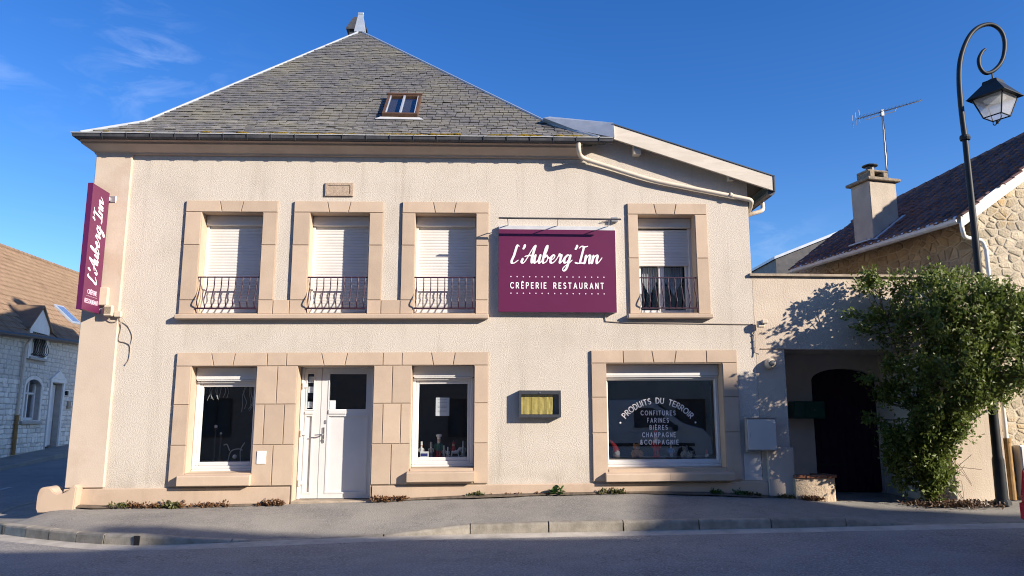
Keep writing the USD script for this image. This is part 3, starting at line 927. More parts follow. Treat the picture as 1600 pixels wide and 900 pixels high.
# roller shutters and windows upstairs
def shutter(h, low, fr=.27):
    w0, w1 = h[0] + .002, h[1] - .002
    g = [bx(w0, w1, .19, .34, h[3] - .165, h[3] - .002, .01), bx(w0, w0 + .04, .235, .34, h[2], h[3] - .17), bx(w1 - .04, w1, .235, .34, h[2], h[3] - .17)]
    s = obj('roller_shutter', [settle(q) for q in g], 'shutter', R)
    z = low
    k = 0
    while z < h[3] - .17:
        z1 = min(z + .0475, h[3] - .165)
        prof = [(fr + .000, z), (fr - .004, z + .007), (fr - .0055, z + .022), (fr - .004, z + .038), (fr - .0005, z1 - .001), (fr + .014, z1 - .002), (fr + .014, z)]
        v = [[x, y, q] for x in (w0 + .03, w1 - .03) for y, q in prof]
        n = len(prof)
        f = [[i, (i + 1) % n, n + (i + 1) % n, n + i] for i in range(n)]
        if z1 - z > .02:
            obj('shutter_slat', settle(arr((v, f))), 'shutter', s)
        z += .0485; k += 1
    return s


for h in UP[:3]:
    shutter(h, h[2] + .045)
    obj('window_frame', settle(bx(h[0] + .002, h[1] - .002, .24, .33, h[2], h[2] + .04, .006)), 'white_pvc', R)
h = UP[3]
shutter(h, 4.095)


def frame_window(h, ztop, w=.075, y0=.255, y1=.325, mull=(), bottom=.10, sash=True):
    """PVC frame with sash and pane; h: x0, x1, z0 of the frame, ztop its top."""
    x0, x1, z0 = h[0], h[1], h[2]
    g = [bx(x0, x0 + .05, y0 - .02, y1, z0, ztop, .006), bx(x1 - .05, x1, y0 - .02, y1, z0, ztop, .006), bx(x0 + .05, x1 - .05, y0 - .02, y1, ztop - .045, ztop, .006), bx(x0 + .05, x1 - .05, y0 - .02, y1, z0, z0 + .05, .006)]
    fr = obj('window_frame', [settle(q) for q in g], 'white_pvc', R)
    a, b, lo, hi = x0 + .05, x1 - .05, z0 + .05, ztop - .045
    e = [a, *mull, b]
    for p, q in zip(e[:-1], e[1:]):
        s_ = .05
        if not sash:
            obj('pane', settle(bx(p - .01, q + .01, y0 + .030, y0 + .036, lo - .01, hi + .01)), 'glass', fr)
            obj('glazing_bead', [settle(t) for t in (bx(p, p + .012, y0 + .01, y0 + .03, lo, hi), bx(q - .012, q, y0 + .01, y0 + .03, lo, hi), bx(p + .012, q - .012, y0 + .01, y0 + .03, hi - .012, hi), bx(p + .012, q - .012, y0 + .01, y0 + .03, lo, lo + .03))], 'white_pvc', fr)
            continue
        gg = [bx(p, p + s_, y0, y1 - .01, lo, hi, .008), bx(q - s_, q, y0, y1 - .01, lo, hi, .008), bx(p + s_, q - s_, y0, y1 - .01, hi - s_, hi, .008), bx(p + s_, q - s_, y0, y1 - .01, lo, lo + bottom - .05, .008)]
        obj('sash', [settle(t) for t in gg], 'white_pvc', fr)
        obj('pane', settle(bx(p + s_ - .01, q - s_ + .01, y0 + .030, y0 + .036, lo + bottom - .06, hi - s_ + .01)), 'glass', fr)
    return fr


frame_window((h[0], h[1], h[2]), 4.62, y0=.315, y1=.385, mull=((h[0] + h[1]) / 2 - .03,), bottom=.09)
# lace curtains with pointed hems
cv = h[0] + .10
for a, b in ((h[0] + .11, 3.06), (3.16, h[1] - .11)):
    n = 40
    t = np.linspace(0, 1, n)
    x = a + (b - a) * t
    hem = 3.62 + .28 * np.abs(t - .5) * 2 + .012 * np.sin(t * 60)
    y = .42 + .012 * np.sin(t * 46)
    obj('lace_curtain', settle(grid(np.stack([np.stack([x, y, hem], 1), np.stack([x, y, np.full(n, 4.1)], 1)], 0))), 'lace', R)

# ground-floor windows: shutter box above, frame below
for h, zt_, mull in ((LOW[0], 2.205, ()), (LOW[1], 2.235, ()), (LOW[2], 2.235, ())):
    obj('shutter_box', [settle(bx(h[0] + .002, h[1] - .002, .17, .33, zt_ + .012, h[3] - .002, .012)), settle(bx(h[0] + .03, h[1] - .03, .16, .18, zt_ - .004, zt_ + .008))], 'white_pvc', R)
    frame_window((h[0] + .003, h[1] - .003, h[2] + .045), zt_, bottom=.11, sash=h is not LOW[2])
    obj('window_frame', settle(bx(h[0] + .003, h[1] - .003, .22, .30, h[2] + .004, h[2] + .044, .01)), 'white_pvc', R)
    # display shelf inside
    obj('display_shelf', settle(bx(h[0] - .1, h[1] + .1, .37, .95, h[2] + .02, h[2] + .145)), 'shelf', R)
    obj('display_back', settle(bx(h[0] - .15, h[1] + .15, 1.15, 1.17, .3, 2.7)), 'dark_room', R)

# ---- the front door: narrow fixed leaf, wide leaf
x0, x1, z0, z1 = DOOR[0] + .004, DOOR[1] - .004, .335, 2.425
y = .27
obj('door_frame', [bx(x0, x0 + .045, y - .015, y + .08, z0, z1, .006), bx(x1 - .045, x1, y - .015, y + .08, z0, z1, .006), bx(x0 + .045, x1 - .045, y - .015, y + .08, z1 - .04, z1, .006)], 'white_pvc', R)
obj('door_step', bx(x0 - .02, x1 + .02, -.03, .36, .20, .333, .008), 'coping', R)
for a, b, gl, pn in ((x0 + .047, -2.498, (-2.725, -2.612), (-2.728, -2.612)), (-2.490, x1 - .047, (-2.372, -1.772), (-2.372, -1.745))):
    za, zb_ = z0 + .012, z1 - .045
    hole = sbox(gl[0], 1.727, gl[1], 2.298)
    pan = sbox(pn[0], .43, pn[1], 1.635)
    body = sbox(a, za, b, zb_).difference(hole).difference(pan)
    leaf = obj('door_leaf', wallprism(body, y, y + .06), 'white_pvc', R)
    obj('pane', bx(gl[0] - .01, gl[1] + .01, y + .028, y + .034, 1.717, 2.308), 'glass', leaf)
    obj('glazing_bead', wallprism(hole.buffer(.012, join_style=2).difference(hole.buffer(-.006, join_style=2)), y - .008, y + .01), 'white_pvc', leaf)
    obj('door_panel', wallprism(pan, y + .018, y + .04), 'white_pvc', leaf)
    obj('panel_moulding', wallprism(pan.buffer(.012, join_style=2).difference(pan.buffer(-.014, join_style=2)), y - .007, y + .02), 'white_pvc', leaf)
    if b > -2:
        obj('weather_bar', bx(-2.37, -2.085, y - .022, y, 1.652, 1.72, .008), 'white_pvc', leaf)
        hd = [bx(-2.452, -2.418, y - .014, y - .001, 1.20, 1.445, .005), tube([[-2.436, y - .012, 1.335], [-2.436, y - .055, 1.335], [-2.445, y - .064, 1.333], [-2.56, y - .066, 1.325]], [.010, .010, .011, .009], 10),
              lathe([(0, 0), (.011, 0), (.011, .012), (0, .012)], (-2.436, y - .02, 1.245), 10)]
        obj('handle', hd, 'steel', leaf)
        obj('letter_slot', bx(-2.425, -2.395, y - .010, y - .001, 1.50, 1.56, .003), 'grey_metal', leaf)
    else:
        obj('weather_bar', bx(-2.74, -2.605, y - .018, y, 1.652, 1.70, .006), 'white_pvc', leaf)
        for zz in (2.10, 1.35, .585):
            obj('hinge', [tube([[x0 + .035, y - .03, zz - .045], [x0 + .035, y - .03, zz + .045]], .014, 10), bx(x0 + .035, x0 + .10, y - .022, y - .001, zz - .028, zz + .028, .004)], 'white_pvc', leaf)
for z_ in (2.20, 2.04, 1.80):
    solo('door_notice', bx(-2.715, -2.625, y + .036, y + .039, z_ - .05, z_ + .05), 'paper_white', {2.20: 'topmost small white notice behind the narrow door pane', 2.04: 'middle small white notice behind the narrow door pane', 1.80: 'lowest small white notice behind the narrow door pane'}[z_], 'notice')

# ---- window rails
def gala_rail(h, n, x_in=.0):
    x0, x1 = h[0] + .004, h[1] - .004
    zt_, zb_ = h[2] + .585, h[2] + .075
    prof = np.array([(.0, 1.0), (-.012, .86), (-.005, .70), (-.05, .5), (-.10, .30), (-.11, .18), (-.07, .06), (-.045, 0)])
    top = obj('window_rail', [settle(bx(x0, x1, -.012, .012, zt_ - .010, zt_ + .010, .003)), settle(bx(x0, x1, -.058, -.034, zb_ - .012, zb_ + .012, .003)),
                              settle(tube([[x0 + .01, -.045, zb_], [x0 + .01, -.01, h[2] + .0]], .007, 6)), settle(tube([[x1 - .01, -.045, zb_], [x1 - .01, -.01, h[2]]], .007, 6))], 'rail_purple', R)
    for i in range(n):
        x = x0 + (x1 - x0) * (i + .35) / (n - .3)
        p = spline([(x, q, zb_ + (zt_ - zb_) * t) for q, t in prof], 4)
        obj('baluster', settle(tube(p, .0095, 6)), 'rail_purple', top)


for i, h in enumerate(UP):
    gala_rail(h, 9)

# ---- cornice and gutter
def sweep_front(prof, x0, x1, ret=4.0, ends=True):
    """A moulding along the front with a mitred return along the left flank: prof of (outward, z) ; x0 is the left flank's plane."""
    rings = [[[x0 - o, ret, z] for o, z in prof], [[x0 - o, -o, z] for o, z in prof], [[x1, -o, z] for o, z in prof]]
    g = grid(np.array(rings))
    n = len(prof)
    cap_ = [[2 * n + 0, 2 * n + i, 2 * n + i + 1] for i in range(1, n - 1)]
    return settle((g[0], np.vstack([g[1], cap_])))


obj('cornice', sweep_front([(0.0, 5.875), (.045, 5.875), (.05, 5.905), (.09, 5.925), (.16, 5.975), (.20, 6.0), (.205, 6.03), (.24, 6.05), (.24, 6.09), (0, 6.09)], -6.2, 1.72), 'cornice', R)
obj('eave_board', sweep_front([(.10, 6.092), (.27, 6.092), (.27, 6.125), (.1, 6.16)], -6.12, 2.12), 'zinc_dark', R)
g1 = sweep_front([(.272, 6.105), (.275, 6.07), (.30, 6.045), (.335, 6.04), (.365, 6.06), (.372, 6.11), (.382, 6.118), (.372, 6.124), (.362, 6.115), (.35, 6.07), (.31, 6.055), (.285, 6.08), (.28, 6.105)], -6.10, 2.20, ret=6)
gut = obj('gutter', g1, 'zinc_dark', R)
obj('gutter_lip', sweep_front([(.366, 6.118), (.384, 6.112), (.388, 6.124), (.370, 6.130)], -6.10, 2.2, ret=6), 'zinc_pale', gut)
for x in np.arange(-6.0, 2.2, .38):
    obj('gutter_bracket', settle(tube([[x, -.272, 6.115], [x, -.277, 6.065], [x, -.30, 6.038], [x, -.338, 6.033], [x, -.372, 6.055], [x, -.386, 6.12]], .006, 5)), 'zinc_dark', gut)

# ---- the slate roof: hip with a softened foot
EY, EZ = -.30, 6.13
APX = np.array([-2.916, 5.30, 10.94])
CL, CRt = np.array([-6.38, EY, EZ]), np.array([1.98, EY, EZ])
BR = 9.5
foot = .62
kick = np.array([0, .62, .44])                 # the first strip is flatter
f0 = EZ + .44
FL = np.array([-5.66, EY + .62, f0]); FR = np.array([1.30, EY + .62, f0])
RID = np.array([-2.916, 9.2, 10.94])
panels = {'front_low': [CL, CRt, FR, FL], 'front': [FL, FR, APX]}
left_p = [[np.array([-6.47, 9.5, EZ]), CL, FL, np.array([-5.66, 9.5, f0])], [np.array([-5.66, 9.5, f0]), FL, APX, RID]]
right_p = [[CRt, np.array([1.98, 9.5, EZ]), np.array([1.30, 9.5, f0]), FR], [FR, np.array([1.30, 9.5, f0]), RID, APX]]


def fan(p):
    p = np.array(p)
    return arr((p, [[0, i, i + 1] for i in range(1, len(p) - 1)]))


under = [fan(p) for p in [panels['front_low'], panels['front'], *left_p, *right_p]]
roof = obj('roof', [settle((g[0] - [0, 0, .02], g[1])) for g in under], 'slate', R)
sl = []
for key, sd in (('front_low', 1), ('front', 2)):
    p = np.array(panels[key])
    U = np.array([1.0, 0, 0]); Wd = p[-1] - p[0]; Wd[0] = 0; Wd /= np.linalg.norm(Wd); N = np.cross(U, Wd)
    o = p[0]
    poly = Polygon([((q - o) @ U, (q - o) @ Wd) for q in p])
    if key == 'front':
        pass
    for wk, g in shingles(poly, .135, .165, .008, sd, 1.25):
        sl.append(settle(onplane(g, o + N * .004, U, Wd, N)))
lay_parts('slate', 'upper_slates', sl, 'slate', roof)
# plain courses on the flanks, out of the picture
for pnl in (left_p, right_p):
    pass
for a, b, nm in ((CL, FL, 1), (FL, APX, 2), (CRt, FR, 3), (FR, APX, 4)):
    d = (b - a) / np.linalg.norm(b - a)
    pr = [tube([a + d * 0, b], .026, 8)]
    v, f = pr[0]
    obj('hip_flashing', settle((v + [0, 0, .020], f)), 'zinc', roof)
# moss along the eave
r = np.random.default_rng(5)
mo = []
for x in np.concatenate([r.uniform(-6.0, 1.8, 90), r.uniform(-3.9, -1.9, 110), r.uniform(.2, .9, 150), r.uniform(1.3, 1.7, 60), r.uniform(-1.6, -.5, 170)]):
    mo.append(ball((x, EY + .035 + r.uniform(0, .09) ** 1.0, EZ + .035 + r.uniform(-.005, .02)), r.uniform(.018, .05), (1.9, .9, .5), 1))
obj('moss', [settle(g) for g in mo], 'moss', roof, kind='stuff')
# skylight
sN = np.cross([1, 0, 0], (np.array([0, APX[1] - FL[1], APX[2] - FL[2]])) / np.linalg.norm([0, APX[1] - FL[1], APX[2] - FL[2]]))
sW = np.cross(sN, [1, 0, 0.0]); sW /= np.linalg.norm(sW)
if sW[2] < 0:
    sW = -sW
so = FL + sW * (.30) + np.array([4.06 + .03, 0, 0]); so[0] = -1.385


def sk(a0, a1, w0, w1, n0, n1, c=.004):
    return onplane(bx(a0, a1, w0, w1, n0, n1, c), so, [1.0, 0, 0], sW, sN)


sky_ = obj('skylight', [sk(-.31, -.26, 0, 1.06, .0, .10), sk(.26, .31, 0, 1.06, .0, .10), sk(-.26, .26, 0, .05, .0, .10), sk(-.26, .26, 1.01, 1.06, .0, .10), sk(-.33, .33, 1.03, 1.09, .09, .125)], 'wood_brown', R)
obj('glazing_bar', [sk(-.018, .018, .05, 1.01, .06, .105), sk(-.26, -.243, .05, 1.01, .06, .10), sk(.243, .26, .05, 1.01, .06, .10)], 'zinc', sky_)
for a, b in ((-.243, -.018), (.018, .243)):
    obj('pane', sk(a, b, .05, 1.01, .07, .075, 0), 'glass', sky_)
obj('skylight_lining', sk(-.255, .255, .055, 1.0, .012, .02, 0), 'dark_room', sky_)
obj('apron_flashing', hull([so + np.array([x, 0, 0]) + sW * w + sN * n for x, w in ((-.42, -.10), (.42, -.10), (.34, .005), (-.34, .005)) for n in (.022, .032)]), 'zinc_pale', sky_)
# finial and vent hood at the apex
ax = APX + [0, 0, .02]
obj('zinc_finial', settle(join([hull([[ax[0] + sx * w, ax[1] + sy * w * .8, ax[2] + z] for sx in (-1, 1) for sy in (-1, 1) for w, z in ((.135, -.06), (.058, .42))]),
                                bx(ax[0] - .068, ax[0] + .068, ax[1] - .06, ax[1] + .06, ax[2] + .42, ax[2] + .47, .01)])), 'zinc', roof)
vx, vy, vz = -3.14, 6.3, 11.05
obj('vent_hood', settle(join([bx(vx - .19, vx + .22, vy - .2, vy + .4, vz - .2, vz + .40, .01), hull([[vx + sx * a, vy + .1 + sy * b, vz + z] for sx in (-1, 1) for sy in (-1, 1) for a, b, z in ((.26, .38, .36), (.26, .38, .40), (.10, .22, .78))])])), 'zinc_dark', roof)

# ---- the annexe roof: bargeboard, zinc edge, corbels, soffit
def slope_box(x0, x1, y0, y1, t0, t1):
    """A strip parallel to the annexe's slope between depths t0 (top) and t1 below it."""
    return settle(hull([[x, yy_, rz_(x) - t] for x in (x0, x1) for yy_ in (y0, y1) for t in (t0, t1)]))


obj('annexe_roof', [slope_box(2.14, 4.92, -.18, 9.5, .0, .045)], 'zinc_dark', R)
obj('bargeboard', slope_box(2.24, 4.90, -.225, -.185, -.012, .236), 'wood_white', R)
obj('drip_edge', [slope_box(2.23, 4.925, -.238, -.15, -.028, -.013), settle(hull([[x, yy_, rz_(4.90) + dz] for x in (4.902, 4.922) for yy_ in (-.238, 9.5) for dz in (-.25, .02)]))], 'zinc_dark', R)
obj('soffit', slope_box(2.14, 4.86, -.184, .0, .13, .16), 'wood_white', R)
obj('corbel', settle(hull([[x, yy_, rz_(2.6) + z] for x in (2.585, 2.71) for yy_, z in ((-.17, -.165), (-.17, -.30), (-.14, -.35), (.0, -.35), (0, -.165))])), 'wood_white', R)
obj('corbel', settle(hull([[x, yy_, rz_(4.22) + z] for x in (4.19, 4.28) for yy_, z in ((-.13, -.165), (-.13, -.25), (0, -.25), (0, -.165))])), 'wood_white', R)
# zinc cheek that carries the annexe roof into the hip
zk = [np.array([2.245, -.23, 6.45]), np.array([2.245, -.28, 6.17]), np.array([1.62, -.02, 6.40]), np.array([1.12, .32, 6.74]), np.array([1.25, .55, 6.86])]
obj('zinc_cheek', hull([q + d for q in zk for d in (np.zeros(3), np.array([0, .25, -.02]))]), 'zinc', R)
# gutter and pipe at the annexe's low eave
obj('annexe_gutter', settle(tube([[4.87, -.18, 5.27], [4.87, 9.4, 5.27]], .065, 10)), 'zinc_dark', R)
obj('annexe_pipe', settle(tube(spline([[4.89, .30, 5.24], [4.90, .30, 5.12], [4.84, .28, 5.06], [4.64, .32, 5.0], [4.58, .6, 4.93], [4.58, .75, 4.8]], 5), .036, 10)), 'cream_pipe', R)
# the cream rainwater pipe that crosses the front
pp = spline([[1.64, -.31, 6.05], [1.645, -.30, 5.93], [1.68, -.2, 5.885], [1.80, -.10, 5.845], [2.2, -.075, 5.725], [2.9, -.07, 5.515], [3.5, -.07, 5.395], [4.19, -.07, 5.265], [4.45, -.07, 5.215], [4.56, -.06, 5.185], [4.59, .02, 5.13], [4.59, .2, 5.04], [4.58, .7, 4.9]], 6)
dp = obj('downpipe', tube(pp, .037, 12), 'cream_pipe', R, smooth=40)
for x, z in ((1.84, 5.835), (4.22, 5.262)):
    obj('pipe_collar', tube([[x - .02, -.085, z + .006], [x + .02, -.085, z - .006]], .046, 12), 'cream_pipe', dp)
# carved date plaque over the upper windows
pq = obj('stone_plaque', [settle(bx(-2.525, -2.05, -.020, -.002, 5.19, 5.425, .006))], 'plaque_stone', R)
obj('plaque_border', settle(wallprism(sbox(-2.51, 5.20, -2.065, 5.415).difference(sbox(-2.47, 5.235, -2.105, 5.38)), -.030, -.021)), 'plaque_stone', pq)
# guard stone at the corner
gp = spline([(-6.53, .26), (-6.525, .46), (-6.49, .545), (-6.42, .575), (-6.34, .555), (-6.28, .50), (-6.20, .472), (-6.12, .50), (-6.05, .565), (-6.0, .60)], 6)
gpoly = Polygon([tuple(q) for q in gp] + [(-5.96, .56), (-5.98, .2), (-6.5, .2)]).buffer(0)
gs_ = [wallprism(gpoly.buffer(-d), y0, y1) for d, y0, y1 in ((0, -.20, .10), (.014, -.214, -.20))]
solo('guard_stone', join(gs_), 'plinth', 'rounded salmon guard stone at the left foot of the restaurant', 'guard stone')
# meter recess panel below the cabinet
obj('meter_cover', bx(4.24, 4.515, -.012, -.002, .62, 1.035, .004), 'cabinet', R)

# ------------------------------------------------------------------ signs on the restaurant
BX0, BX1, BZ0, BZ1 = .335, 2.25, 3.27, 4.635
sg = thing('sign_board', 'large purple sign board lettered L\'Auberg\'Inn with a white top edge', 'sign', (1.29, -.05, BZ0))
obj('panel', bx(BX0, BX1, -.105, -.075, BZ0, BZ1, .003), 'sign_purple', sg)
obj('backing_frame', [bx(BX0 + .004, BX1 - .004, -.074, -.002, BZ0 + .006, BZ1 + .07, .003)], 'zinc_pale', sg)
bw, bh = BX1 - BX0, BZ1 - BZ0
obj('lettering', flat_text(script_name(bw * .785), BX0 + bw * .100, BZ1 - bh * .412, -.1055), 'letter_white', sg)
cap_h = bh * .066
obj('lettering', flat_text(caps_text('CRÊPERIE RESTAURANT', cap_h, .017, .52, bw * .795, .86), BX0 + bw * .098, BZ1 - bh * .716, -.1055), 'letter_white', sg)
for zf in (.578, .778):
    d = unary_union([Point(BX0 + bw * (.105 + .79 * i / 15), BZ1 - bh * zf).buffer(.011, quad_segs=4) for i in range(16)])
    obj('dotted_line', wallprism(d, -.1095, -.1055), 'letter_pink', sg, kind='stuff')
lb = thing('sign_lamp', 'thin lamp bar on short arms above the purple sign board', 'lamp', (1.3, 0, 4.72))
obj('light_bar', bx(BX0 - .01, BX1 + .05, -.405, -.365, 4.735, 4.757, .004), 'zinc_dark', lb)
for x in (.47, 1.28, 2.12):
    obj('bracket_arm', tube([[x + .02, -.055, 4.705], [x + .02, -.12, 4.72], [x - .0, -.37, 4.745]], .008, 6), 'zinc', lb)
obj('junction_box', bx(2.20, 2.31, -.07, -.002, 4.79, 4.87, .006), 'grey_metal', lb)
obj('conduit', tube([[2.20, -.03, 4.82], [2.05, -.03, 4.80]], .008, 6), 'cable', lb)

bs = thing('blade_sign', 'tall narrow purple sign projecting from the corner pilaster', 'sign', (-5.96, -.05, 3.2))
SX, SY0, SY1, SZ0, SZ1 = -5.93, -.625, -.085, 3.20, 5.16
obj('panel', bx(SX - .075, SX, SY0, SY1, SZ0, SZ1, .004), 'sign_purple', bs)
obj('edge_trim', bx(SX - .078, SX + .003, SY0 - .006, SY0, SZ0 - .003, SZ1 + .003), 'sign_purple_side', bs)
nm = script_name(1.40)
v, f = ext(nm, .004)
obj('lettering', onplane((v, f), [SX + .0005, -.265, 3.62], [0, 0, 1.0], [0, -1.0, 0], [1.0, 0, 0]), 'letter_white', bs)
for t_, w_, z_ in (('CRÊPERIE', .29, 3.46), ('RESTAURANT', .41, 3.315)):
    v, f = ext(caps_text(t_, .062, .009, .2, w_), .004)
    obj('lettering', onplane((v, f), [SX + .0005, -.355 - w_ / 2, z_], [0, 1.0, 0], [0, 0, 1.0], [1.0, 0, 0]), 'letter_pink', bs)
d = unary_union([Point(-.355 + (i - 7) * .022, 3.425).buffer(.004, quad_segs=2) for i in range(15)])
v, f = ext(d, .003)
obj('dotted_line', onplane((v, f), [SX + .0005, 0, 0], [0, 1.0, 0], [0, 0, 1.0], [1.0, 0, 0]), 'letter_pink', bs, kind='stuff')
for z in (5.07, 3.25):
    obj('wall_bracket', [bx(SX - .06, SX + .005, SY1 - .002, -.03, z - .03, z + .03, .004), bx(SX - .01, SX + .09, -.055, -.040, z - .055, z + .055, .006)], 'grey_metal', bs)

cb = thing('cable_box', 'tall cream junction box on the corner pilaster beside the projecting sign', 'junction box', (-5.86, -.04, 3.34))
obj('box', bx(-5.955, -5.81, -.115, -.043, 3.335, 3.62, .008), 'beige_plastic', cb)
fl = thing('corner_floodlight', 'small beige floodlight under the projecting corner sign', 'floodlight', (-5.75, -.04, 3.15))
obj('housing', bx(-5.83, -5.70, -.16, -.085, 3.16, 3.33, .012), 'beige_plastic', fl)
obj('bracket', [bx(-5.795, -5.735, -.085, -.042, 3.19, 3.27, .004)], 'grey_metal', fl)
obj('lamp_glass_front', bx(-5.815, -5.715, -.168, -.161, 3.20, 3.30, .004), 'stone_cap', fl)
sb = thing('small_junction_box', 'small square beige box at the edge of the corner pilaster', 'junction box', (-5.63, 0, 3.15))
obj('box', bx(-5.69, -5.585, -.105, -.043, 3.15, 3.245, .008), 'beige_plastic', sb)
solo('wall_cable', [tube(spline([[-5.78, -.09, 3.15], [-5.74, -.06, 3.08], [-5.66, -.06, 3.09], [-5.64, -.06, 3.16]], 6), .007, 6),
                    tube(spline([[-5.62, -.06, 3.15], [-5.60, -.012, 3.0], [-5.62, -.010, 2.8], [-5.52, -.010, 2.76], [-5.44, -.010, 2.70], [-5.44, -.010, 2.5], [-5.48, -.02, 2.41]], 6), .009, 6),
                    tube(spline([[-5.59, -.06, 3.16], [-5.50, -.012, 3.02], [-5.42, -.010, 2.86], [-5.44, -.010, 2.7]], 6), .006, 6)], 'cable', 'loose beige cables hanging down the roughcast under the corner boxes', 'cable')
solo('horizontal_cable', tube([[2.06, -.012, 3.26], [2.08, -.012, 3.14], [2.4, -.012, 3.118], [3.4, -.012, 3.112], [4.50, -.012, 3.105]], .009, 6), 'cable', 'thin cable running level under the right upper window', 'cable')
fs = thing('sensor_light', 'small beige light at the wall corner with a conduit hanging below', 'lamp', (4.6, 0, 3.05))
obj('housing', [bx(4.545, 4.655, -.13, -.055, 3.04, 3.15, .012), bx(4.60, 4.70, -.17, -.10, 3.10, 3.165, .01)], 'beige_plastic', fs)
obj('conduit', [tube([[4.52, -.065, 3.06], [4.505, -.02, 2.95], [4.505, -.015, 2.64], [4.56, -.06, 2.61]], .011, 6)] + [bx(4.49, 4.52, -.03, -.005, z, z + .02) for z in (2.72, 2.82, 2.92)], 'cable', fs)
dm = thing('security_light', 'round cream security lamp on the gate pillar', 'lamp', (4.72, 0, 2.46))
ring = lathe([(0, 0), (.075, 0), (.085, .03), (.075, .10), (.055, .13), (0, .13)], (0, 0, 0), 18)
rot = lambda g, o: (np.stack([o[0] + arr(g)[0][:, 0], o[1] - arr(g)[0][:, 2], o[2] + arr(g)[0][:, 1]], 1), arr(g)[1])
obj('housing', rot(ring, (4.735, -.002, 2.46)), 'beige_plastic', dm)
obj('lens', rot(lathe([(0, .131), (.045, .131), (.038, .15), (0, .155)], seg=14), (4.735, -.002, 2.46)), 'menu_frame', dm)
cab = thing('utility_cabinet', 'white metal utility cabinet mounted low on the gate pillar', 'cabinet', (4.5, 0, 1.08))
obj('housing', bx(4.262, 4.742, -.15, -.055, 1.085, 1.585, .006), 'cabinet_edge', cab)
dr = obj('cabinet_door', bx(4.275, 4.73, -.162, -.151, 1.098, 1.572, .004), 'cabinet', cab)
obj('latch', bx(4.305, 4.318, -.168, -.162, 1.30, 1.37, .002), 'grey_metal', dr)
obj('rain_hood', bx(4.252, 4.752, -.17, -.05, 1.586, 1.60, .003), 'cabinet_edge', cab)

mb = thing('menu_case', 'dark framed glass menu case holding crumpled yellow paper', 'menu case', (1.0, 0, 1.6))
M0x, M1x, Mz0, Mz1 = .665, 1.325, 1.60, 2.02
ring_ = sbox(M0x, Mz0, M1x, Mz1).difference(sbox(M0x + .035, Mz0 + .045, M1x - .035, Mz1 - .06))
obj('case_frame', wallprism(ring_, -.125, -.003), 'menu_frame', mb)
obj('back_panel', bx(M0x + .036, M1x - .036, -.03, -.01, Mz0 + .046, Mz1 - .061), 'grey_wall', mb)
for a, b in ((.704, .865), (.872, 1.06), (1.067, 1.20)):
    n = 16
    g = np.array([[[a + (b - a) * i / n, -.06 - .012 * float(meshkit.noise([a * 9 + i * .30, k * .35, 2], 4)), Mz0 + .05 + .305 * k / 6] for i in range(n + 1)] for k in range(7)])
    obj('yellow_paper', grid(g), 'paper_yellow', mb)
obj('pane', bx(M0x + .034, M1x - .034, -.118, -.114, Mz0 + .044, Mz1 - .059), 'glass', mb)
obj('lock', rot(lathe([(0, 0), (.012, 0), (.012, .012), (0, .012)], seg=10), (.995, -.1255, 1.985)), 'steel', mb)
nt = thing('wall_notice', 'small blank white notice on the stone blocks left of the door', 'notice', (-3.3, -.04, .9))
obj('plate', bx(-3.375, -3.235, -.052, -.041, .895, 1.09, .003), 'paper_white', nt)
for x in (-3.36, -3.25):
    obj('fixing_screw', bx(x - .005, x + .005, -.055, -.052, 1.07, 1.08, .002), 'grey_metal', nt)

# ------------------------------------------------------------------ writing on the shop window and things behind the panes
gy = .2838
vl = thing('window_lettering', 'white lettering PRODUITS DU TERROIR arched on the shop window', 'lettering', (2.95, gy, 1.18))


def glass_text(shape, x, z):
    return flat_text(shape, x, z, gy, .0018)


A = 'PRODUITS DU TERROIR'
pts_, x = [], 0
h_ = .086
gl_, words = [], []
for ch in A:
    if ch == ' ':
        x += .08; words.append(1); continue
    a, g = glyph(ch, h_, .0145)
    gl_.append((x + a / 2, affinity.translate(g, -a / 2, 0), len(words))); x += a + .040
tot = x - .040
cx, cz, rad = 2.955, 1.13, .70
parts_ = []
for mid, g, wi in gl_:
    th = (mid / tot - .5) * math.radians(98)
    g = affinity.rotate(g, -math.degrees(th), origin=(0, 0))
    parts_.append((wi, affinity.translate(g, cx + rad * math.sin(th), cz + rad * math.cos(th))))
for th in (-58, 57.5):
    t = math.radians(th)
    obj('dot', glass_text(Point(cx + (rad + .03) * math.sin(t), cz + (rad + .03) * math.cos(t)).buffer(.015), 0, 0), 'glass_letter', vl)
for wi in range(3):
    obj('arched_word', glass_text(unary_union([g for k, g in parts_ if k == wi]), 0, 0), 'glass_letter', vl)
for t_, x0, w_, z_ in (('CONFITURES', 2.672, .575, 1.640), ('FARINES', 2.775, .357, 1.522), ('BIÈRES', 2.812, .297, 1.408), ('CHAMPAGNE', 2.688, .55, 1.290), ('&COMPAGNIE', 2.65, .632, 1.172)):
    obj('text_line', glass_text(caps_text(t_, .068, .0108, .44, w_, .85), x0, z_), 'glass_letter', vl)
solo('door_hours_card', bx(-2.36, -2.265, .296, .2985, 1.735, 1.87), 'paper_white', 'white card in the lower left corner of the wide door pane', 'card')
wn = thing('window_notice', 'white sheet of print hung in the middle window pane', 'notice', (-.55, .31, 1.62))
obj('sheet', bx(-.662, -.444, .326, .328, 1.625, 1.918), 'paper_white', wn)
obj('print_line', [bx(-.63, -.48, .3245, .326, z, z + .006) for z in (1.70, 1.76, 1.78, 1.84, 1.88)], 'ink_grey', wn, kind='stuff')
SH0, SH1, SH2 = .785 + .145 - .0275, .825 + .145 - .004, .79 + .145 + .02


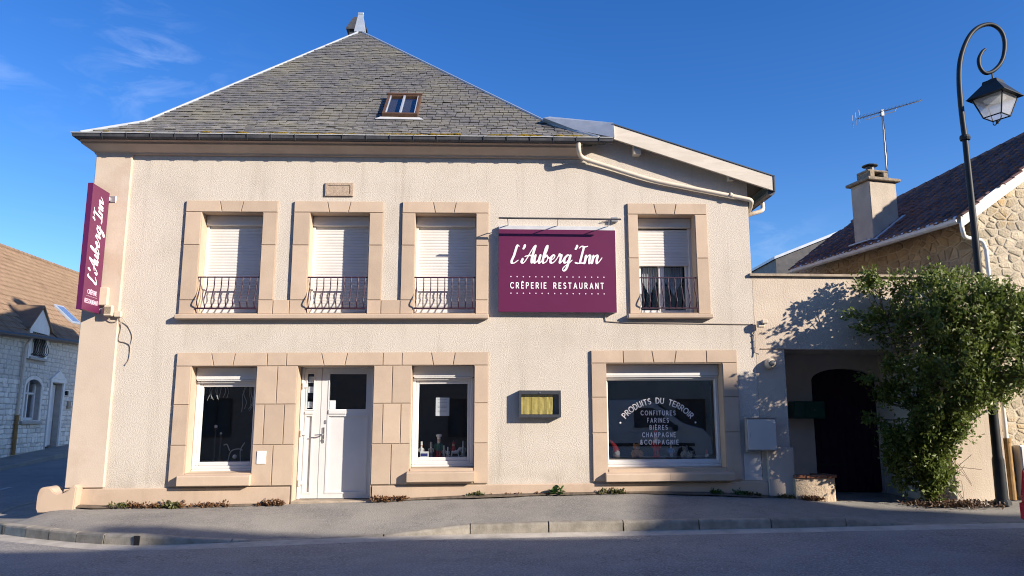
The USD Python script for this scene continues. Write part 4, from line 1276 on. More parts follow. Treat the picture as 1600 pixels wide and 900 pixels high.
def nutcracker(loc, H, coat, hat, label, legs='toy_red', face='toy_skin', cat='figurine', wide=1.0):
    x, y_, z = loc
    t = thing('nutcracker', label, cat, loc, None)
    k = H
    w = wide
    obj('base', bx(x - .13 * k, x + .13 * k, y_ - .10 * k, y_ + .10 * k, z, z + .045 * k, .005), legs, t)
    for sx in (-1, 1):
        obj('leg', lathe([(0, .045 * k), (.045 * k, .045 * k), (.05 * k, .09 * k), (.038 * k, .14 * k), (.05 * k, .30 * k), (0, .30 * k)], (x + sx * .055 * k, y_, z), 10), legs, t)
        obj('arm', tube([[x + sx * .125 * k * w, y_, z + .57 * k], [x + sx * .165 * k * w, y_ - .01, z + .46 * k], [x + sx * .15 * k * w, y_ - .03 * k, z + .34 * k]], [.038 * k, .034 * k, .026 * k], 8), coat, t)
    obj('coat', lathe([(0, .27 * k), (.125 * k * w, .28 * k), (.10 * k * w, .42 * k), (.115 * k * w, .58 * k), (.05 * k, .62 * k), (0, .62 * k)], (x, y_, z), 14), coat, t)
    hd = obj('head', lathe([(0, .60 * k), (.06 * k, .62 * k), (.078 * k, .70 * k), (.07 * k, .78 * k), (0, .80 * k)], (x, y_, z), 14), face, t)
    obj('beard', ball((x, y_ - .05 * k, z + .63 * k), .055 * k, (1, .7, 1.2), 1), 'toy_white', hd)
    if hat == 'chef':
        obj('chef_hat', lathe([(0, .78 * k), (.075 * k, .78 * k), (.075 * k, .87 * k), (.125 * k, .90 * k), (.13 * k, .96 * k), (.07 * k, 1.0 * k), (0, 1.0 * k)], (x, y_, z), 14), 'toy_white', hd)
    else:
        obj('tall_hat', lathe([(0, .78 * k), (.085 * k, .78 * k), (.075 * k, .80 * k), (.07 * k, .98 * k), (.05 * k, 1.0 * k), (0, 1.0 * k)], (x, y_, z), 14), hat, hd)
    return t


nutcracker((-.612, .47, SH1), .37, 'toy_green', 'chef', 'nutcracker figure in white chef hat and green coat', face='toy_skin')
nutcracker((-.735, .46, SH1), .245, 'toy_silver', 'toy_silver', 'silver nutcracker just left of the chef nutcracker', 'toy_silver', 'toy_silver')
nutcracker((-.525, .46, SH1), .19, 'toy_silver', 'toy_silver', 'small silver nutcracker just right of the chef nutcracker', 'toy_silver', 'toy_silver')
nutcracker((-.462, .44, SH1), .165, 'toy_white', 'toy_white', 'smallest white nutcracker beside the red horse rider', 'toy_white', 'toy_white')
nutcracker((-.213, .46, SH1), .26, 'toy_silver', 'toy_silver', 'silver nutcracker at the right end of its window shelf', 'toy_silver', 'toy_silver')
nutcracker((-.895, .50, SH1), .25, 'toy_white', 'toy_white', 'white nutcracker behind the blue card at the left end', 'toy_silver', 'toy_skin')
nutcracker((2.96, .50, SH2), .44, 'toy_red', 'toy_red', 'tall red nutcracker in the middle of the shop window', 'toy_red', 'toy_skin')
nutcracker((3.20, .48, SH2), .245, 'toy_blue', 'toy_silver', 'blue and silver figure right of the red nutcracker', 'toy_silver', 'toy_skin', 'figurine', 1.25)
bc = thing('blue_card', 'white card with dark blue print leaning at the window corner', 'card', (-.83, .40, SH1))
obj('card', bx(-.905, -.765, .395, .40, SH1, SH1 + .095), 'paper_white', bc)
obj('blue_print', bx(-.895, -.785, .392, .395, SH1 + .02, SH1 + .065), 'toy_navy', bc)
# rider on a rocking horse
rh = thing('rocking_horse', 'white rocking horse toy carrying a small red rider', 'figurine', (-.35, .46, SH1))
x, y_, z = -.345, .46, SH1
obj('rocker', tube(spline([[x - .10, y_, z + .03], [x - .05, y_, z + .008], [x + .05, y_, z + .008], [x + .10, y_, z + .03]], 6), .008, 6), 'toy_silver', rh)
obj('horse_body', [ball((x, y_, z + .085), .036, (1.7, .9, .9)), tube([[x + .045, y_, z + .095], [x + .07, y_, z + .14]], [.022, .016], 8), ball((x + .085, y_, z + .145), .018, (1.6, .8, .9), 1)], 'toy_white', rh)
for dx in (-.045, .045):
    obj('leg', tube([[x + dx, y_ - .012, z + .08], [x + dx * 1.3, y_ - .014, z + .015]], [.012, .008], 6), 'toy_white', rh)
rd = thing('toy_rider', 'small red-coated rider with a red pointed hat on the rocking horse', 'figurine', (x - .02, y_, z + .1))
obj('body', lathe([(0, .10), (.032, .105), (.028, .15), (.018, .175), (0, .18)], (x - .025, y_, z), 10), 'toy_red', rd)
obj('head', ball((x - .025, y_, z + .196), .022, lv=1), 'toy_skin', rd)
obj('hat', lathe([(0, .208), (.026, .208), (.012, .24), (0, .285)], (x - .025, y_, z), 10), 'toy_red', rd)


def teddy(loc, H, fur, label):
    x, y_, z = loc
    t = thing('teddy_bear', label, 'soft toy', loc)
    k = H
    obj('body', [ball((x, y_, z + .27 * k), .26 * k, (1, .85, 1.02)), ball((x, y_ - .02 * k, z + .66 * k), .22 * k, (1.05, .9, .95))], fur, t)
    for sx in (-1, 1):
        obj('ear', ball((x + sx * .17 * k, y_, z + .85 * k), .085 * k, (1, .5, 1), 1), fur, t)
        obj('arm', tube([[x + sx * .20 * k, y_ - .05 * k, z + .44 * k], [x + sx * .33 * k, y_ - .12 * k, z + .28 * k], [x + sx * .34 * k, y_ - .16 * k, z + .16 * k]], [.09 * k, .09 * k, .085 * k], 8), fur, t)
        obj('leg', tube([[x + sx * .15 * k, y_ - .12 * k, z + .10 * k], [x + sx * .32 * k, y_ - .34 * k, z + .10 * k]], [.11 * k, .105 * k], 8), fur, t)
        obj('eye', ball((x + sx * .075 * k, y_ - .205 * k, z + .70 * k), .022 * k, lv=1), 'black_plastic', t)
    obj('muzzle', ball((x, y_ - .20 * k, z + .60 * k), .09 * k, (1, .8, .8), 1), 'plush_pale', t)
    obj('nose', ball((x, y_ - .275 * k, z + .625 * k), .028 * k, (1.2, .7, .8), 1), 'black_plastic', t)


teddy((2.645, .55, SH2), .245, 'teddy_brown', 'brown teddy bear sitting in the shop window')
teddy((3.45, .55, SH2), .20, 'plush_pale', 'pale plush bear sitting right of the blue figure')
teddy((3.555, .50, SH2), .12, 'plush_pale', 'tiny plush bear nestled against the pale one')


def gnome(loc, H, lean, label):
    x, y_, z = loc
    t = thing('gnome', label, 'soft toy', loc)
    obj('body', lathe([(0, 0), (.20 * H, .01 * H), (.21 * H, .15 * H), (.13 * H, .38 * H), (0, .40 * H)], (x, y_, z), 12), 'plush_pale', t)
    obj('beard', ball((x + .01, y_ - .12 * H, z + .24 * H), .15 * H, (1, .7, 1.3), 1), 'toy_white', t)
    obj('nose', ball((x, y_ - .21 * H, z + .40 * H), .045 * H, lv=1), 'toy_skin', t)
    obj('pointed_hat', tube(spline([[x, y_, z + .36 * H], [x - lean * .25, y_, z + .62 * H], [x - lean * .7, y_, z + .86 * H], [x - lean, y_, z + 1.0 * H]], 4), np.linspace(.20 * H, .012 * H, 13), 10), 'toy_red', t)


gnome((2.30, .50, SH2), .285, .11, 'gnome with a long drooping red hat at the left window corner')
gnome((3.80, .50, SH2), .13, .0, 'little gnome with short red hat at the right window corner')
# left window: hanging twigs, a plant, small ornaments
r = np.random.default_rng(8)
tw = thing('hanging_twigs', 'pale twigs hanging in the top right of the left window', 'decoration', (-3.65, .5, 2.1))
for i in range(9):
    x0 = -3.75 + .20 * i / 8
    p = spline([[x0, .46, 2.13], [x0 + r.normal(0, .02), .44, 1.98], [x0 + r.normal(.01, .03), .43, 1.85], [x0 + r.normal(.02, .04), .43, 1.78 - r.uniform(0, .12)]], 5)
    obj('twig', tube(p, .004, 5), 'twig_white', tw)
tw = thing('hanging_twigs', 'short pale sprigs hanging in the top left of the left window', 'decoration', (-4.25, .5, 2.1))
for i in range(8):
    x0 = -4.33 + .26 * i / 7
    obj('twig', tube(spline([[x0, .46, 2.13], [x0 + r.normal(0, .02), .44, 2.02], [x0 + r.normal(.01, .03), .43, 1.92 - r.uniform(0, .06)]], 5), .004, 5), 'twig_white', tw)
cd = thing('candle_stand', 'slim dark candle stand with a white ball in the left window', 'candle stand', (-4.22, .55, SH0))
obj('stem', lathe([(0, 0), (.06, 0), (.06, .01), (.012, .03), (.012, .50), (.03, .52), (.03, .53), (0, .53)], (-4.22, .55, SH0), 12), 'zinc_dark', cd)
obj('white_ball', ball((-4.22, .55, SH0 + .555), .026), 'toy_white', cd)
cd = thing('candle_stand', 'shorter candle stand right of the taller one in the left window', 'candle stand', (-4.13, .55, SH0))
obj('stem', lathe([(0, 0), (.05, 0), (.05, .01), (.010, .03), (.010, .40), (.025, .42), (0, .43)], (-4.13, .55, SH0), 12), 'zinc_dark', cd)
obj('white_ball', ball((-4.13, .55, SH0 + .445), .018), 'toy_white', cd)
dv = thing('deer_ornament', 'twig deer ornament with a white ball in the left window', 'decoration', (-3.85, .5, SH0))
dx, dy, dz = -3.86, .50, SH0
obj('twig_frame', [tube(spline(q, 5), .008, 6) for q in ([[dx - .12, dy, dz], [dx - .08, dy, dz + .16], [dx + .03, dy, dz + .20], [dx + .10, dy, dz + .18]], [[dx + .08, dy, dz], [dx + .07, dy, dz + .18], [dx + .13, dy, dz + .30]], [[dx - .10, dy, dz + .17], [dx - .15, dy, dz + .27], [dx - .2, dy, dz + .26]])], 'twig_white', dv)
obj('white_ball', ball((dx, dy - .05, dz + .08), .034), 'toy_white', dv)

# ------------------------------------------------------------------ foliage
def leaf_cloud(centres, axes, per, size, spread, seed, flat=.4):
    """Many small folded leaves round short twigs."""
    r = np.random.default_rng(seed)
    n = len(centres)
    t = r.random((n, per, 1))
    pos = centres[:, None] + axes[:, None] * (t - .35) + r.normal(0, spread, (n, per, 3))
    d = axes[:, None] / (np.linalg.norm(axes, axis=1)[:, None, None] + 1e-9) * .7 + r.normal(0, .75, (n, per, 3))
    d /= np.linalg.norm(d, axis=2, keepdims=True)
    nn = r.normal(0, .5, (n, per, 3)) + np.array([.6, -.72, .55])          # blades turn towards the light
    nn -= d * (nn * d).sum(2, keepdims=True); nn /= np.linalg.norm(nn, axis=2, keepdims=True)
    s_ = np.cross(nn, d)
    L = size * r.uniform(.6, 1.25, (n, per, 1)); Wd = L * r.uniform(.24, .34, (n, per, 1))
    a = pos; b = pos + d * L * .5 + s_ * Wd + nn * L * .10; c = pos + d * L; e = pos + d * L * .5 - s_ * Wd + nn * L * .10; md = pos + d * L * .5
    v = np.stack([a, b, c, e], 2).reshape(-1, 3)
    k = np.arange(n * per)[:, None] * 4
    f = np.vstack([k + [0, 1, 2], k + [0, 2, 3]])
    return v, f


bush_out = Polygon([(6.28, 3.74), (6.20, 3.40), (6.27, 3.05), (6.36, 2.55), (6.40, 2.11), (6.42, 1.52), (6.42, .95), (6.62, .58), (7.03, .46), (7.36, .50), (7.38, 1.12), (7.58, 1.62), (8.0, 1.90), (8.5, 2.0),
                    (8.95, 2.3), (9.15, 2.8), (9.0, 3.3), (8.5, 3.52), (8.0, 3.62), (7.7, 3.80), (7.3, 3.84), (6.95, 3.78), (6.55, 3.64), (6.3, 3.85)])
r = np.random.default_rng(21)
C_, A_ = [], []
while len(C_) < 760:
    x, z = r.uniform(5.95, 9.2), r.uniform(.42, 3.9) if r.random() < .72 else r.uniform(.42, 2.0)
    q = Point(x, z)
    if not bush_out.contains(q):
        continue
    edge = bush_out.exterior.distance(q)
    if meshkit.noise([x * 3.1, z * 3.1, 4], 7) < .39 and r.random() < .9:
        continue
    hh = float(ss(.4, 2.2, z))
    dmax = (.30 + 1.1 * hh * (1 - .35 * float(ss(3.0, 3.9, z)))) * min(1, .35 + edge / .35)
    y_ = -.10 - dmax * (1 - r.random() ** 2.0)
    ax_ = np.array([(x - 7.1) * .28 + r.normal(0, .25), -.35 * r.random(), .55 + r.normal(0, .25)])
    ax_ /= np.linalg.norm(ax_)
    C_.append([x, y_, z]); A_.append(ax_ * r.uniform(.18, .34))
C_, A_ = np.array(C_), np.array(A_)
# long shoots past the outline
sh = []
for x, z, dx, dz in [(6.15, 3.6, -.25, .2), (6.05, 3.2, -.32, .05), (6.1, 2.95, -.25, -.02), (6.35, 3.75, -.1, .28), (6.9, 3.75, .05, .25), (7.25, 3.82, 0, .28), (7.7, 3.8, .05, .25), (8.2, 3.55, .1, .25), (8.6, 3.5, .2, .15), (7.35, 1.0, .3, .05), (7.35, .8, .35, -.1), (7.35, .6, .3, -.15),
                     (7.5, 1.55, .25, -.25), (7.9, 1.9, .1, -.3), (8.4, 2.0, .05, -.3), (6.6, .6, .15, -.15), (7.0, .5, .3, -.1), (6.2, 2.2, -.15, 0), (6.25, 1.6, -.12, 0)]:
    for k in range(2):
        y_ = -r.uniform(.2, .7) if z > 1.7 else -r.uniform(.1, .3)
        C_ = np.vstack([C_, [x, y_, z]]); A_ = np.vstack([A_, [dx * r.uniform(.7, 1.2), r.normal(0, .05), dz + r.normal(0, .04)]])
        sh.append(([x, y_, z], A_[-1]))
bush = thing('climbing_shrub', 'big evergreen shrub climbing over the gate wall beside the street lamp', 'shrub', (7.15, -.15, .3))
obj('crown', leaf_cloud(C_, A_, 50, .074, .048, 3), 'leaves', bush, kind='stuff')
trunk_pts = [[[7.12, -.10, .28], [7.05, -.14, .9], [6.95, -.22, 1.6], [6.75, -.35, 2.4], [6.5, -.45, 3.1]], [[7.18, -.10, .28], [7.2, -.2, 1.0], [7.25, -.3, 1.8], [7.4, -.4, 2.6], [7.5, -.45, 3.4]], [[7.24, -.12, .28], [7.36, -.18, .8], [7.5, -.28, 1.4], [7.9, -.4, 2.2], [8.4, -.45, 2.9]]]
for p in trunk_pts:
    q = spline(p, 6)
    obj('trunk', tube(q, np.linspace(.042, .014, len(q)), 8), 'bark', bush)
tg = []
allp = np.vstack([spline(p, 8) for p in trunk_pts])
for c, a in zip(C_[::2], A_[::2]):
    b = allp[np.argmin(((allp - c) ** 2).sum(1) + (allp[:, 2] > c[2]) * .6)]
    tg.append(tube(spline([b, (b + c) / 2 + [0, 0, -.04], c, c + a * .6], 3), np.linspace(.010, .003, 10), 4, False))
for i in range(60):
    x = r.uniform(7.2, 7.5); z = r.uniform(.35, 1.0); y_ = -r.uniform(.08, .3)
    tg.append(tube(spline([[x, y_, z], [x + r.normal(.05, .08), y_ + r.normal(0, .05), z + r.normal(.05, .1)], [x + r.normal(.12, .15), y_ + r.normal(0, .08), z + r.normal(.05, .16)]], 3), .0035, 4, False))
obj('twigs', tg, 'bark', bush, kind='stuff')


def tuft(name, x0, x1, n, size, hgt, mat, label, cat, y0=-.05, y1=-.01, seed=0, stuff=True):
    r = np.random.default_rng(seed)
    c = []
    for _ in range(n):
        x = r.uniform(x0, x1); y_ = r.uniform(y0, y1)
        if meshkit.noise([x * 5, 7, seed], 3) < .42:
            continue
        c.append([x, y_, float(base_z(x)) + .008 + hgt * r.random() * .25])
    c = np.array(c); n = len(c)
    a = np.column_stack([r.normal(0, .7, n), r.normal(-.3, .4, n), np.abs(r.normal(.6, .35, n))]) * hgt * .8
    g = leaf_cloud(c, a, 8, size, size * .28, seed + 1)
    return solo(name, g, mat, label, cat, kind='stuff' if stuff else None)


tuft('dry_weeds', -6.0, -4.7, 70, .045, .07, 'weed_olive', 'straggling weeds at the foot of the corner pilaster', 'weeds', -.16, -.04, 1)
tuft('dry_weeds', -5.2, -4.4, 45, .045, .07, 'weed_dry', 'reddish dry weeds below the left window frame corner', 'weeds', -.14, -.04, 2)
tuft('dry_weeds', -4.85, -4.45, 40, .055, .10, 'weed_olive', 'yellow-green tuft below the left edge of the window surround', 'weeds', -.14, -.04, 3)
tuft('dry_weeds', -4.45, -2.85, 150, .045, .05, 'weed_dry', 'brown withered weeds along the wall left of the door', 'weeds', -.13, -.04, 4)
tuft('dry_weeds', -1.6, -1.05, 45, .045, .06, 'weed_dry', 'small brown withered weeds just right of the door', 'weeds', -.12, -.04, 5)
tuft('green_weeds', -.45, .15, 60, .04, .07, 'weed_olive', 'low yellow-green weeds under the middle window', 'weeds', -.11, -.04, 6)
tuft('dry_weeds', .2, 1.1, 30, .035, .03, 'weed_dry', 'thin dry growth along the wall below the menu case', 'weeds', -.09, -.04, 7)
tuft('green_weeds', 1.9, 2.6, 70, .04, .07, 'weed_olive', 'weeds below the left end of the shop window sill', 'weeds', -.10, -.04, 9)
tuft('green_weeds', 3.3, 4.2, 120, .045, .085, 'weed_green', 'dark green weeds below the right end of the shop window', 'weeds', -.12, -.04, 10)
tuft('green_weeds', 4.2, 5.0, 60, .04, .04, 'weed_olive', 'low weeds at the foot of the gate pillar', 'weeds', -.12, -.06, 11)
tuft('dry_weeds', 5.05, 5.65, 60, .04, .05, 'weed_dry', 'dry growth at the foot of the little planter wall', 'weeds', -.24, -.16, 12)
for a, b, lb_ in ((-6.0, -2.9, 'strip of dirt at the wall foot left of the door'), (-1.6, 4.95, 'strip of dirt at the wall foot right of the door')):
    r = np.random.default_rng(77)
    rows = []
    for x in np.arange(a, b, .05):
        w = .035 + .13 * float(meshkit.noise([x * 2.1, 3, 0], 12)) ** 1.5 + .02 * r.random()
        rows.append([[x, -.02, float(base_z(x)) + .028], [x, -.03 - w * .5, float(base_z(x)) + .020], [x, -.035 - w, float(base_z(x)) - .004]])
    p_ = obj('wall_dirt', grid(np.array(rows)), 'soil'); tag(p_, kind='structure')
# the leafy green plant under the menu case
gp_ = thing('wall_plant', 'bright green leafy plant growing from the wall foot below the menu case', 'plant', (1.24, -.08, float(base_z(1.24))))
r = np.random.default_rng(4)
for i in range(34):
    a = r.uniform(0, 2 * math.pi); ln = r.uniform(.08, .19); el = r.uniform(.3, 1.35)
    d = np.array([math.cos(a) * math.cos(el), math.sin(a) * math.cos(el) * .6 - .1, math.sin(el)])
    s_ = np.cross(d, [0, 0, 1]); s_ /= np.linalg.norm(s_)
    o = np.array([1.24 + r.normal(0, .03), -.08, float(base_z(1.24)) + .01])
    row = []
    for t, w in ((0, .004), (.45, .006), (.6, .028), (.75, .040), (.9, .026), (1.0, .004)):
        c = o + d * ln * t + [0, 0, -.04 * t * t]
        row.append([c - s_ * w, c + [0, 0, -.006], c + s_ * w])
    obj('leaf', grid(np.array(row)), 'weed_green', gp_)
# leaf litter under the shrub
r = np.random.default_rng(15)
n = 700
c = np.column_stack([7.35 + r.normal(0, .33, n), -.36 + r.normal(0, .14, n), np.zeros(n)])
c[:, 2] = base_z(c[:, 0]) - .005 + np.abs(r.normal(0, .02, n)) * np.exp(-((c[:, 0] - 7.4) / .4) ** 2) + .012
solo('leaf_litter', leaf_cloud(c, np.column_stack([r.normal(0, 1, n), r.normal(0, 1, n), r.normal(0, .15, n)]) * .02, 2, .05, .015, 16), 'litter', 'brown fallen leaves heaped on the pavement by the street lamp', 'leaf litter', kind='stuff')

# ------------------------------------------------------------------ gate wall, gate, passage
gw = thing('gate_wall', 'low rendered wall with a covered gateway joining restaurant and stone house', 'wall', (6.5, .17, .3))
front = Polygon([(4.535, .1), (5.0, .1), (5.0, 2.70), (7.22, 2.70), (7.22, .1), (8.52, .1), (8.52, 3.90), (4.535, 3.90)])
obj('wall_face', wallprism(front, .0, .34), 'gate_wall', gw)
obj('pillar_base', bx(4.61, 5.035, -.055, .36, .2, 1.13, .012), 'pilaster', gw)
obj('lintel_band', bx(4.61, 5.0, -.012, .0, 2.695, 2.712), 'trim_bed', gw)
for i, (a, b) in enumerate(((4.49, 5.5), (5.504, 6.5), (6.504, 7.5), (7.504, 8.46))):
    obj('coping_stone', hull([[x, y_, z] for x in (a, b) for y_, z in ((-.05, 3.905), (-.05, 3.945), (.17, 3.985), (.40, 3.945), (.40, 3.905))]), 'coping', gw)
dp_ = Polygon([(5.99, .2), (7.20, .2), (7.20, 2.26)] + [(6.595 + .605 * math.cos(t), 2.26 + .215 * math.sin(t)) for t in np.linspace(.12, math.pi - .12, 14)] + [(5.99, 2.26)])
obj('inner_wall', [wallprism(sbox(4.7, .1, 7.9, 2.72).difference(dp_), 1.30, 1.48), bx(4.70, 4.98, .345, 1.30, .1, 2.72), bx(7.24, 7.5, .345, 1.30, .1, 2.72), bx(4.70, 7.5, .345, 1.5, 2.722, 2.85)], 'inner_wall', gw)
gd = obj('gate', wallprism(dp_.buffer(.02), 1.44, 1.47), 'gate_purple', gw)
for i in range(8):
    a = 5.995 + i * .1505
    p = sbox(a + .003, .33, a + .147, 2.6).intersection(dp_.buffer(-.008))
    obj('plank', wallprism(p, 1.405, 1.438), 'gate_purple', gd)
for z in (.75, 1.95):
    obj('strap_hinge', bx(6.0, 6.55, 1.392, 1.404, z, z + .05, .003), 'iron_green', gd)
obj('latch', tube([[7.08, 1.40, 1.30], [7.08, 1.36, 1.30], [7.03, 1.35, 1.30]], .010, 6), 'iron_green', gd)
struct('passage_floor', grid(np.array([[[x, y_, float(base_z(x)) + .006 + .012 * y_] for y_ in (.0, .4, .9, 1.45)] for x in np.linspace(4.9, 7.4, 9)])), 'pavement')
mbx = thing('mailbox', 'dark green metal mailbox on the passage wall left of the gate', 'mailbox', (5.80, 1.2, 1.58))
obj('body', bx(5.52, 6.06, .98, 1.295, 1.585, 1.885, .012), 'green_box', mbx)
obj('flap', bx(5.70, 6.05, .968, .98, 1.80, 1.868, .004), 'green_box', mbx)
obj('front_door', bx(5.70, 6.05, .970, .98, 1.60, 1.79, .004), 'green_box', mbx)
obj('lock', bx(5.86, 5.88, .962, .97, 1.72, 1.74, .003), 'steel', mbx)
pw = thing('planter', 'little rendered planter wall topped with terracotta tiles at the gateway', 'planter', (5.35, .1, .3))
pts = [(5.0, -.14), (5.50, -.14), (5.62, -.11), (5.68, -.03), (5.70, .10), (5.70, .42), (5.0, .42)]
v, f = ext(Polygon(pts), .40)
obj('wall', (v + [0, 0, .26], f), 'rough_render', pw)
r = np.random.default_rng(6)
tops_ = [(5.0, 5.16), (5.165, 5.33), (5.335, 5.50)]
for a, b in tops_:
    obj('terracotta_tile', bx(a, b, -.17 + r.normal(0, .004), .06, .662, .700 + r.normal(0, .003), .006), 'terracotta', pw)
for i, (a0, a1) in enumerate(((-90, -60), (-59, -30), (-29, 0))):
    t0, t1 = math.radians(a0), math.radians(a1)
    q = [(5.505 + .235 * math.cos(t), .065 + .235 * math.sin(t)) for t in np.linspace(t0, t1, 4)] + [(5.505 + .03 * math.cos(t), .065 + .03 * math.sin(t)) for t in (t1, t0)]
    v, f = ext(Polygon(q).buffer(-.002), .036)
    obj('terracotta_tile', (v + [0, 0, .662 + .002 * i], f), 'terracotta', pw)
obj('terracotta_tile', bx(5.47, 5.735, .07, .24, .662, .70, .006), 'terracotta', pw)
obj('terracotta_tile', bx(5.47, 5.735, .245, .42, .662, .698, .006), 'terracotta', pw)
obj('soil', bx(5.01, 5.46, .065, .41, .60, .668), 'soil', pw)

# ------------------------------------------------------------------ the stone house on the right
SHs = thing('stone_house', 'rubble stone house with brown tiled roof and white bargeboard on the right', 'house', (10, 3, .3))
e_ = np.array([-.215, .977, 0.0]); e_ /= np.linalg.norm(e_)
r_ = np.array([.977, .215, 0.0]); r_ /= np.linalg.norm(r_)
g0 = np.array([8.083, -.15, 4.931]); sv = np.array([1.208, 0, .848]); sv /= np.linalg.norm(sv)
gz = lambda x: 4.80 + (x - 8.083) * .702
gx = [8.53, 14.2]
gable = Polygon([(8.53, .1), (13.2, .1), (13.2, gz(11.4)), (11.4 + .3, gz(11.4 + .3) - .05), (8.53, gz(8.53))])
obj('gable_wall', wallprism(gable, .125, .5), 'mortar', SHs)
r = np.random.default_rng(31)
vis = Polygon([(8.535, .3), (10.3, .3), (10.3, gz(10.3) - .06), (8.535, gz(8.535) - .06)])
st = rubble(vis, .165, 33, 1.35, .009, .36)
st.sort(key=lambda p: p.centroid.x)
lay_parts('stone', 'more_stones', [onplane(stone_mesh(p, .015, r), [0, .125, 0], [1.0, 0, 0], [0, 0, 1.0], [0, -1.0, 0]) for p in st], 'rubble', SHs)
wo = np.array([8.53, .13, 0])
sw = [wo + e_ * a for a in (0, 6.6)]
v, f = ext(Polygon([(0.0, .2), (6.6, .2), (6.6, 5.02), (0, 5.02)]), .3)
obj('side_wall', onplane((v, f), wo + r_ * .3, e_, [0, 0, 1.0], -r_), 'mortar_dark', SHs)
st = rubble(Polygon([(.03, 3.6), (6.5, 3.6), (6.5, 5.0), (.03, 5.0)]), .17, 34, 1.5, .008, .38)
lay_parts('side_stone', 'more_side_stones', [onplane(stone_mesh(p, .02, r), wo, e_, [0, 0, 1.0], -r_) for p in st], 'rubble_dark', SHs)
Wv = sv - e_ * (sv @ e_); Wv /= np.linalg.norm(Wv); Nv = np.cross(Wv, e_) * -1
if Nv[2] < 0:
    Nv = -Nv
rp3 = [g0, g0 + sv * 4.75, np.array([11.6, .67, 7.50]), np.array([8.60, 4.50, 6.03]), g0 + e_ * 4.65]
rp = Polygon([((q - g0) @ e_, (q - g0) @ Wv) for q in rp3])
rf = obj('roof', onplane(ext(rp, .02), g0 - Nv * .03, e_, Wv, Nv) if np.cross(e_, Wv) @ Nv > 0 else onplane(ext(rp, .02), g0 - Nv * .03, e_, Wv, Nv), 'brown_tile', SHs)
tl = pan_tiles(rp.buffer(.10), .235, .20, 3, .04)
lay_parts('roof_tile', 'more_roof_tiles', [onplane(g, g0, e_, Wv, Nv) for w, g in tl], 'brown_tile', rf)
# far slopes so that the house is closed
obj('rear_roof', fan([rp3[2], rp3[1], np.array([15.5, -.15, 5.0]), np.array([14.5, 6.5, 5.0]), rp3[3], rp3[4]]), 'brown_tile', SHs)
hipd = rp3[3] - rp3[2]
obj('ridge_tile', [tube([rp3[2] + hipd * a, rp3[2] + hipd * (a + .048)], [.085, .075], 8) for a in np.arange(0, .98, .05)], 'brown_tile', rf, kind='stuff')
bb = [g0 + sv * t + np.array([0, yy_, z]) for t in (-.02, 4.8) for yy_ in (-.045, -.01) for z in (.03, -.19)]
obj('bargeboard', hull(bb), 'white_paint', SHs)
obj('verge_soffit', hull([g0 + sv * t + np.array([0, yy_, z]) for t in (.05, 4.8) for yy_ in (.0, .27) for z in (-.05, -.08)]), 'wood_white', SHs)
ge = g0 + np.array([-.03, .0, -.055])
gt = obj('gutter', tube([ge, ge + e_ * 4.6], .068, 10), 'zinc_pale', SHs)
for k in np.arange(.2, 4.6, .55):
    obj('gutter_bracket', tube([ge + e_ * k + [.05, 0, .06], ge + e_ * k + [-.072, 0, .02], ge + e_ * k + [-.03, 0, -.078], ge + e_ * k + [.06, 0, -.03]], .007, 5), 'zinc', gt)
dn = obj('downpipe', tube(spline([[8.09, -.15, 4.82], [8.11, -.14, 4.68], [8.18, -.08, 4.60], [8.35, .0, 4.585], [8.52, .03, 4.56], [8.585, .035, 4.44], [8.60, .035, 4.2], [8.60, .035, 2.5], [8.60, .035, 1.26]], 5), .034, 12), 'white_paint', SHs, smooth=40)
obj('cast_iron_foot', [tube([[8.60, .03, 1.27], [8.60, .03, .30]], .055, 12), tube([[8.60, .03, 1.27], [8.60, .03, 1.20]], .066, 12)], 'iron_tan', dn)
for z in (3.9, 2.3):
    obj('pipe_collar', tube([[8.60, .035, z], [8.60, .035, z + .03]], .043, 12), 'white_paint', dn)
# chimney on its roof
K0 = np.array([7.70, 1.94, 0.0])


def cbox(a0, a1, b0, b1, z0, z1, c=.006):
    return onplane(bx(a0, a1, b0, b1, z0, z1, c), K0, r_, e_, [0, 0, 1.0])


ch = obj('chimney', cbox(0, .63, 0, .54, 5.0, 6.23, .012), 'chimney_render', SHs)
obj('chimney_cap', [cbox(-.07, .70, -.07, .61, 6.23, 6.29, .012), cbox(.04, .59, .05, .49, 6.29, 6.34, .012), cbox(.10, .22, .08, .46, 6.34, 6.47, .01), cbox(.42, .54, .08, .46, 6.34, 6.45, .01), cbox(.22, .42, .36, .46, 6.34, 6.44, .01), cbox(.08, .56, .10, .44, 6.46, 6.50, .01)], 'stone_cap', ch)
obj('chimney_cowl', [onplane(lathe([(.09, 6.50), (.08, 6.58), (.085, 6.60), (0, 6.60)], (0, 0, 0), 12), K0 + r_ * .28 + e_ * .27, [1., 0, 0], [0, 1., 0], [0, 0, 1.]), onplane(lathe([(0, 6.66), (.15, 6.62), (.155, 6.635), (0, 6.69)], seg=12), K0 + r_ * .28 + e_ * .27, [1., 0, 0], [0, 1., 0], [0, 0, 1.])], 'zinc_dark', ch)
fl_ = [K0 + r_ * a + e_ * b for a, b in ((-.04, -.04), (.67, -.04), (-.04, .58))]


def roof_z(p):
    d = (g0 - p) @ Nv
    return p[2] + d / Nv[2]


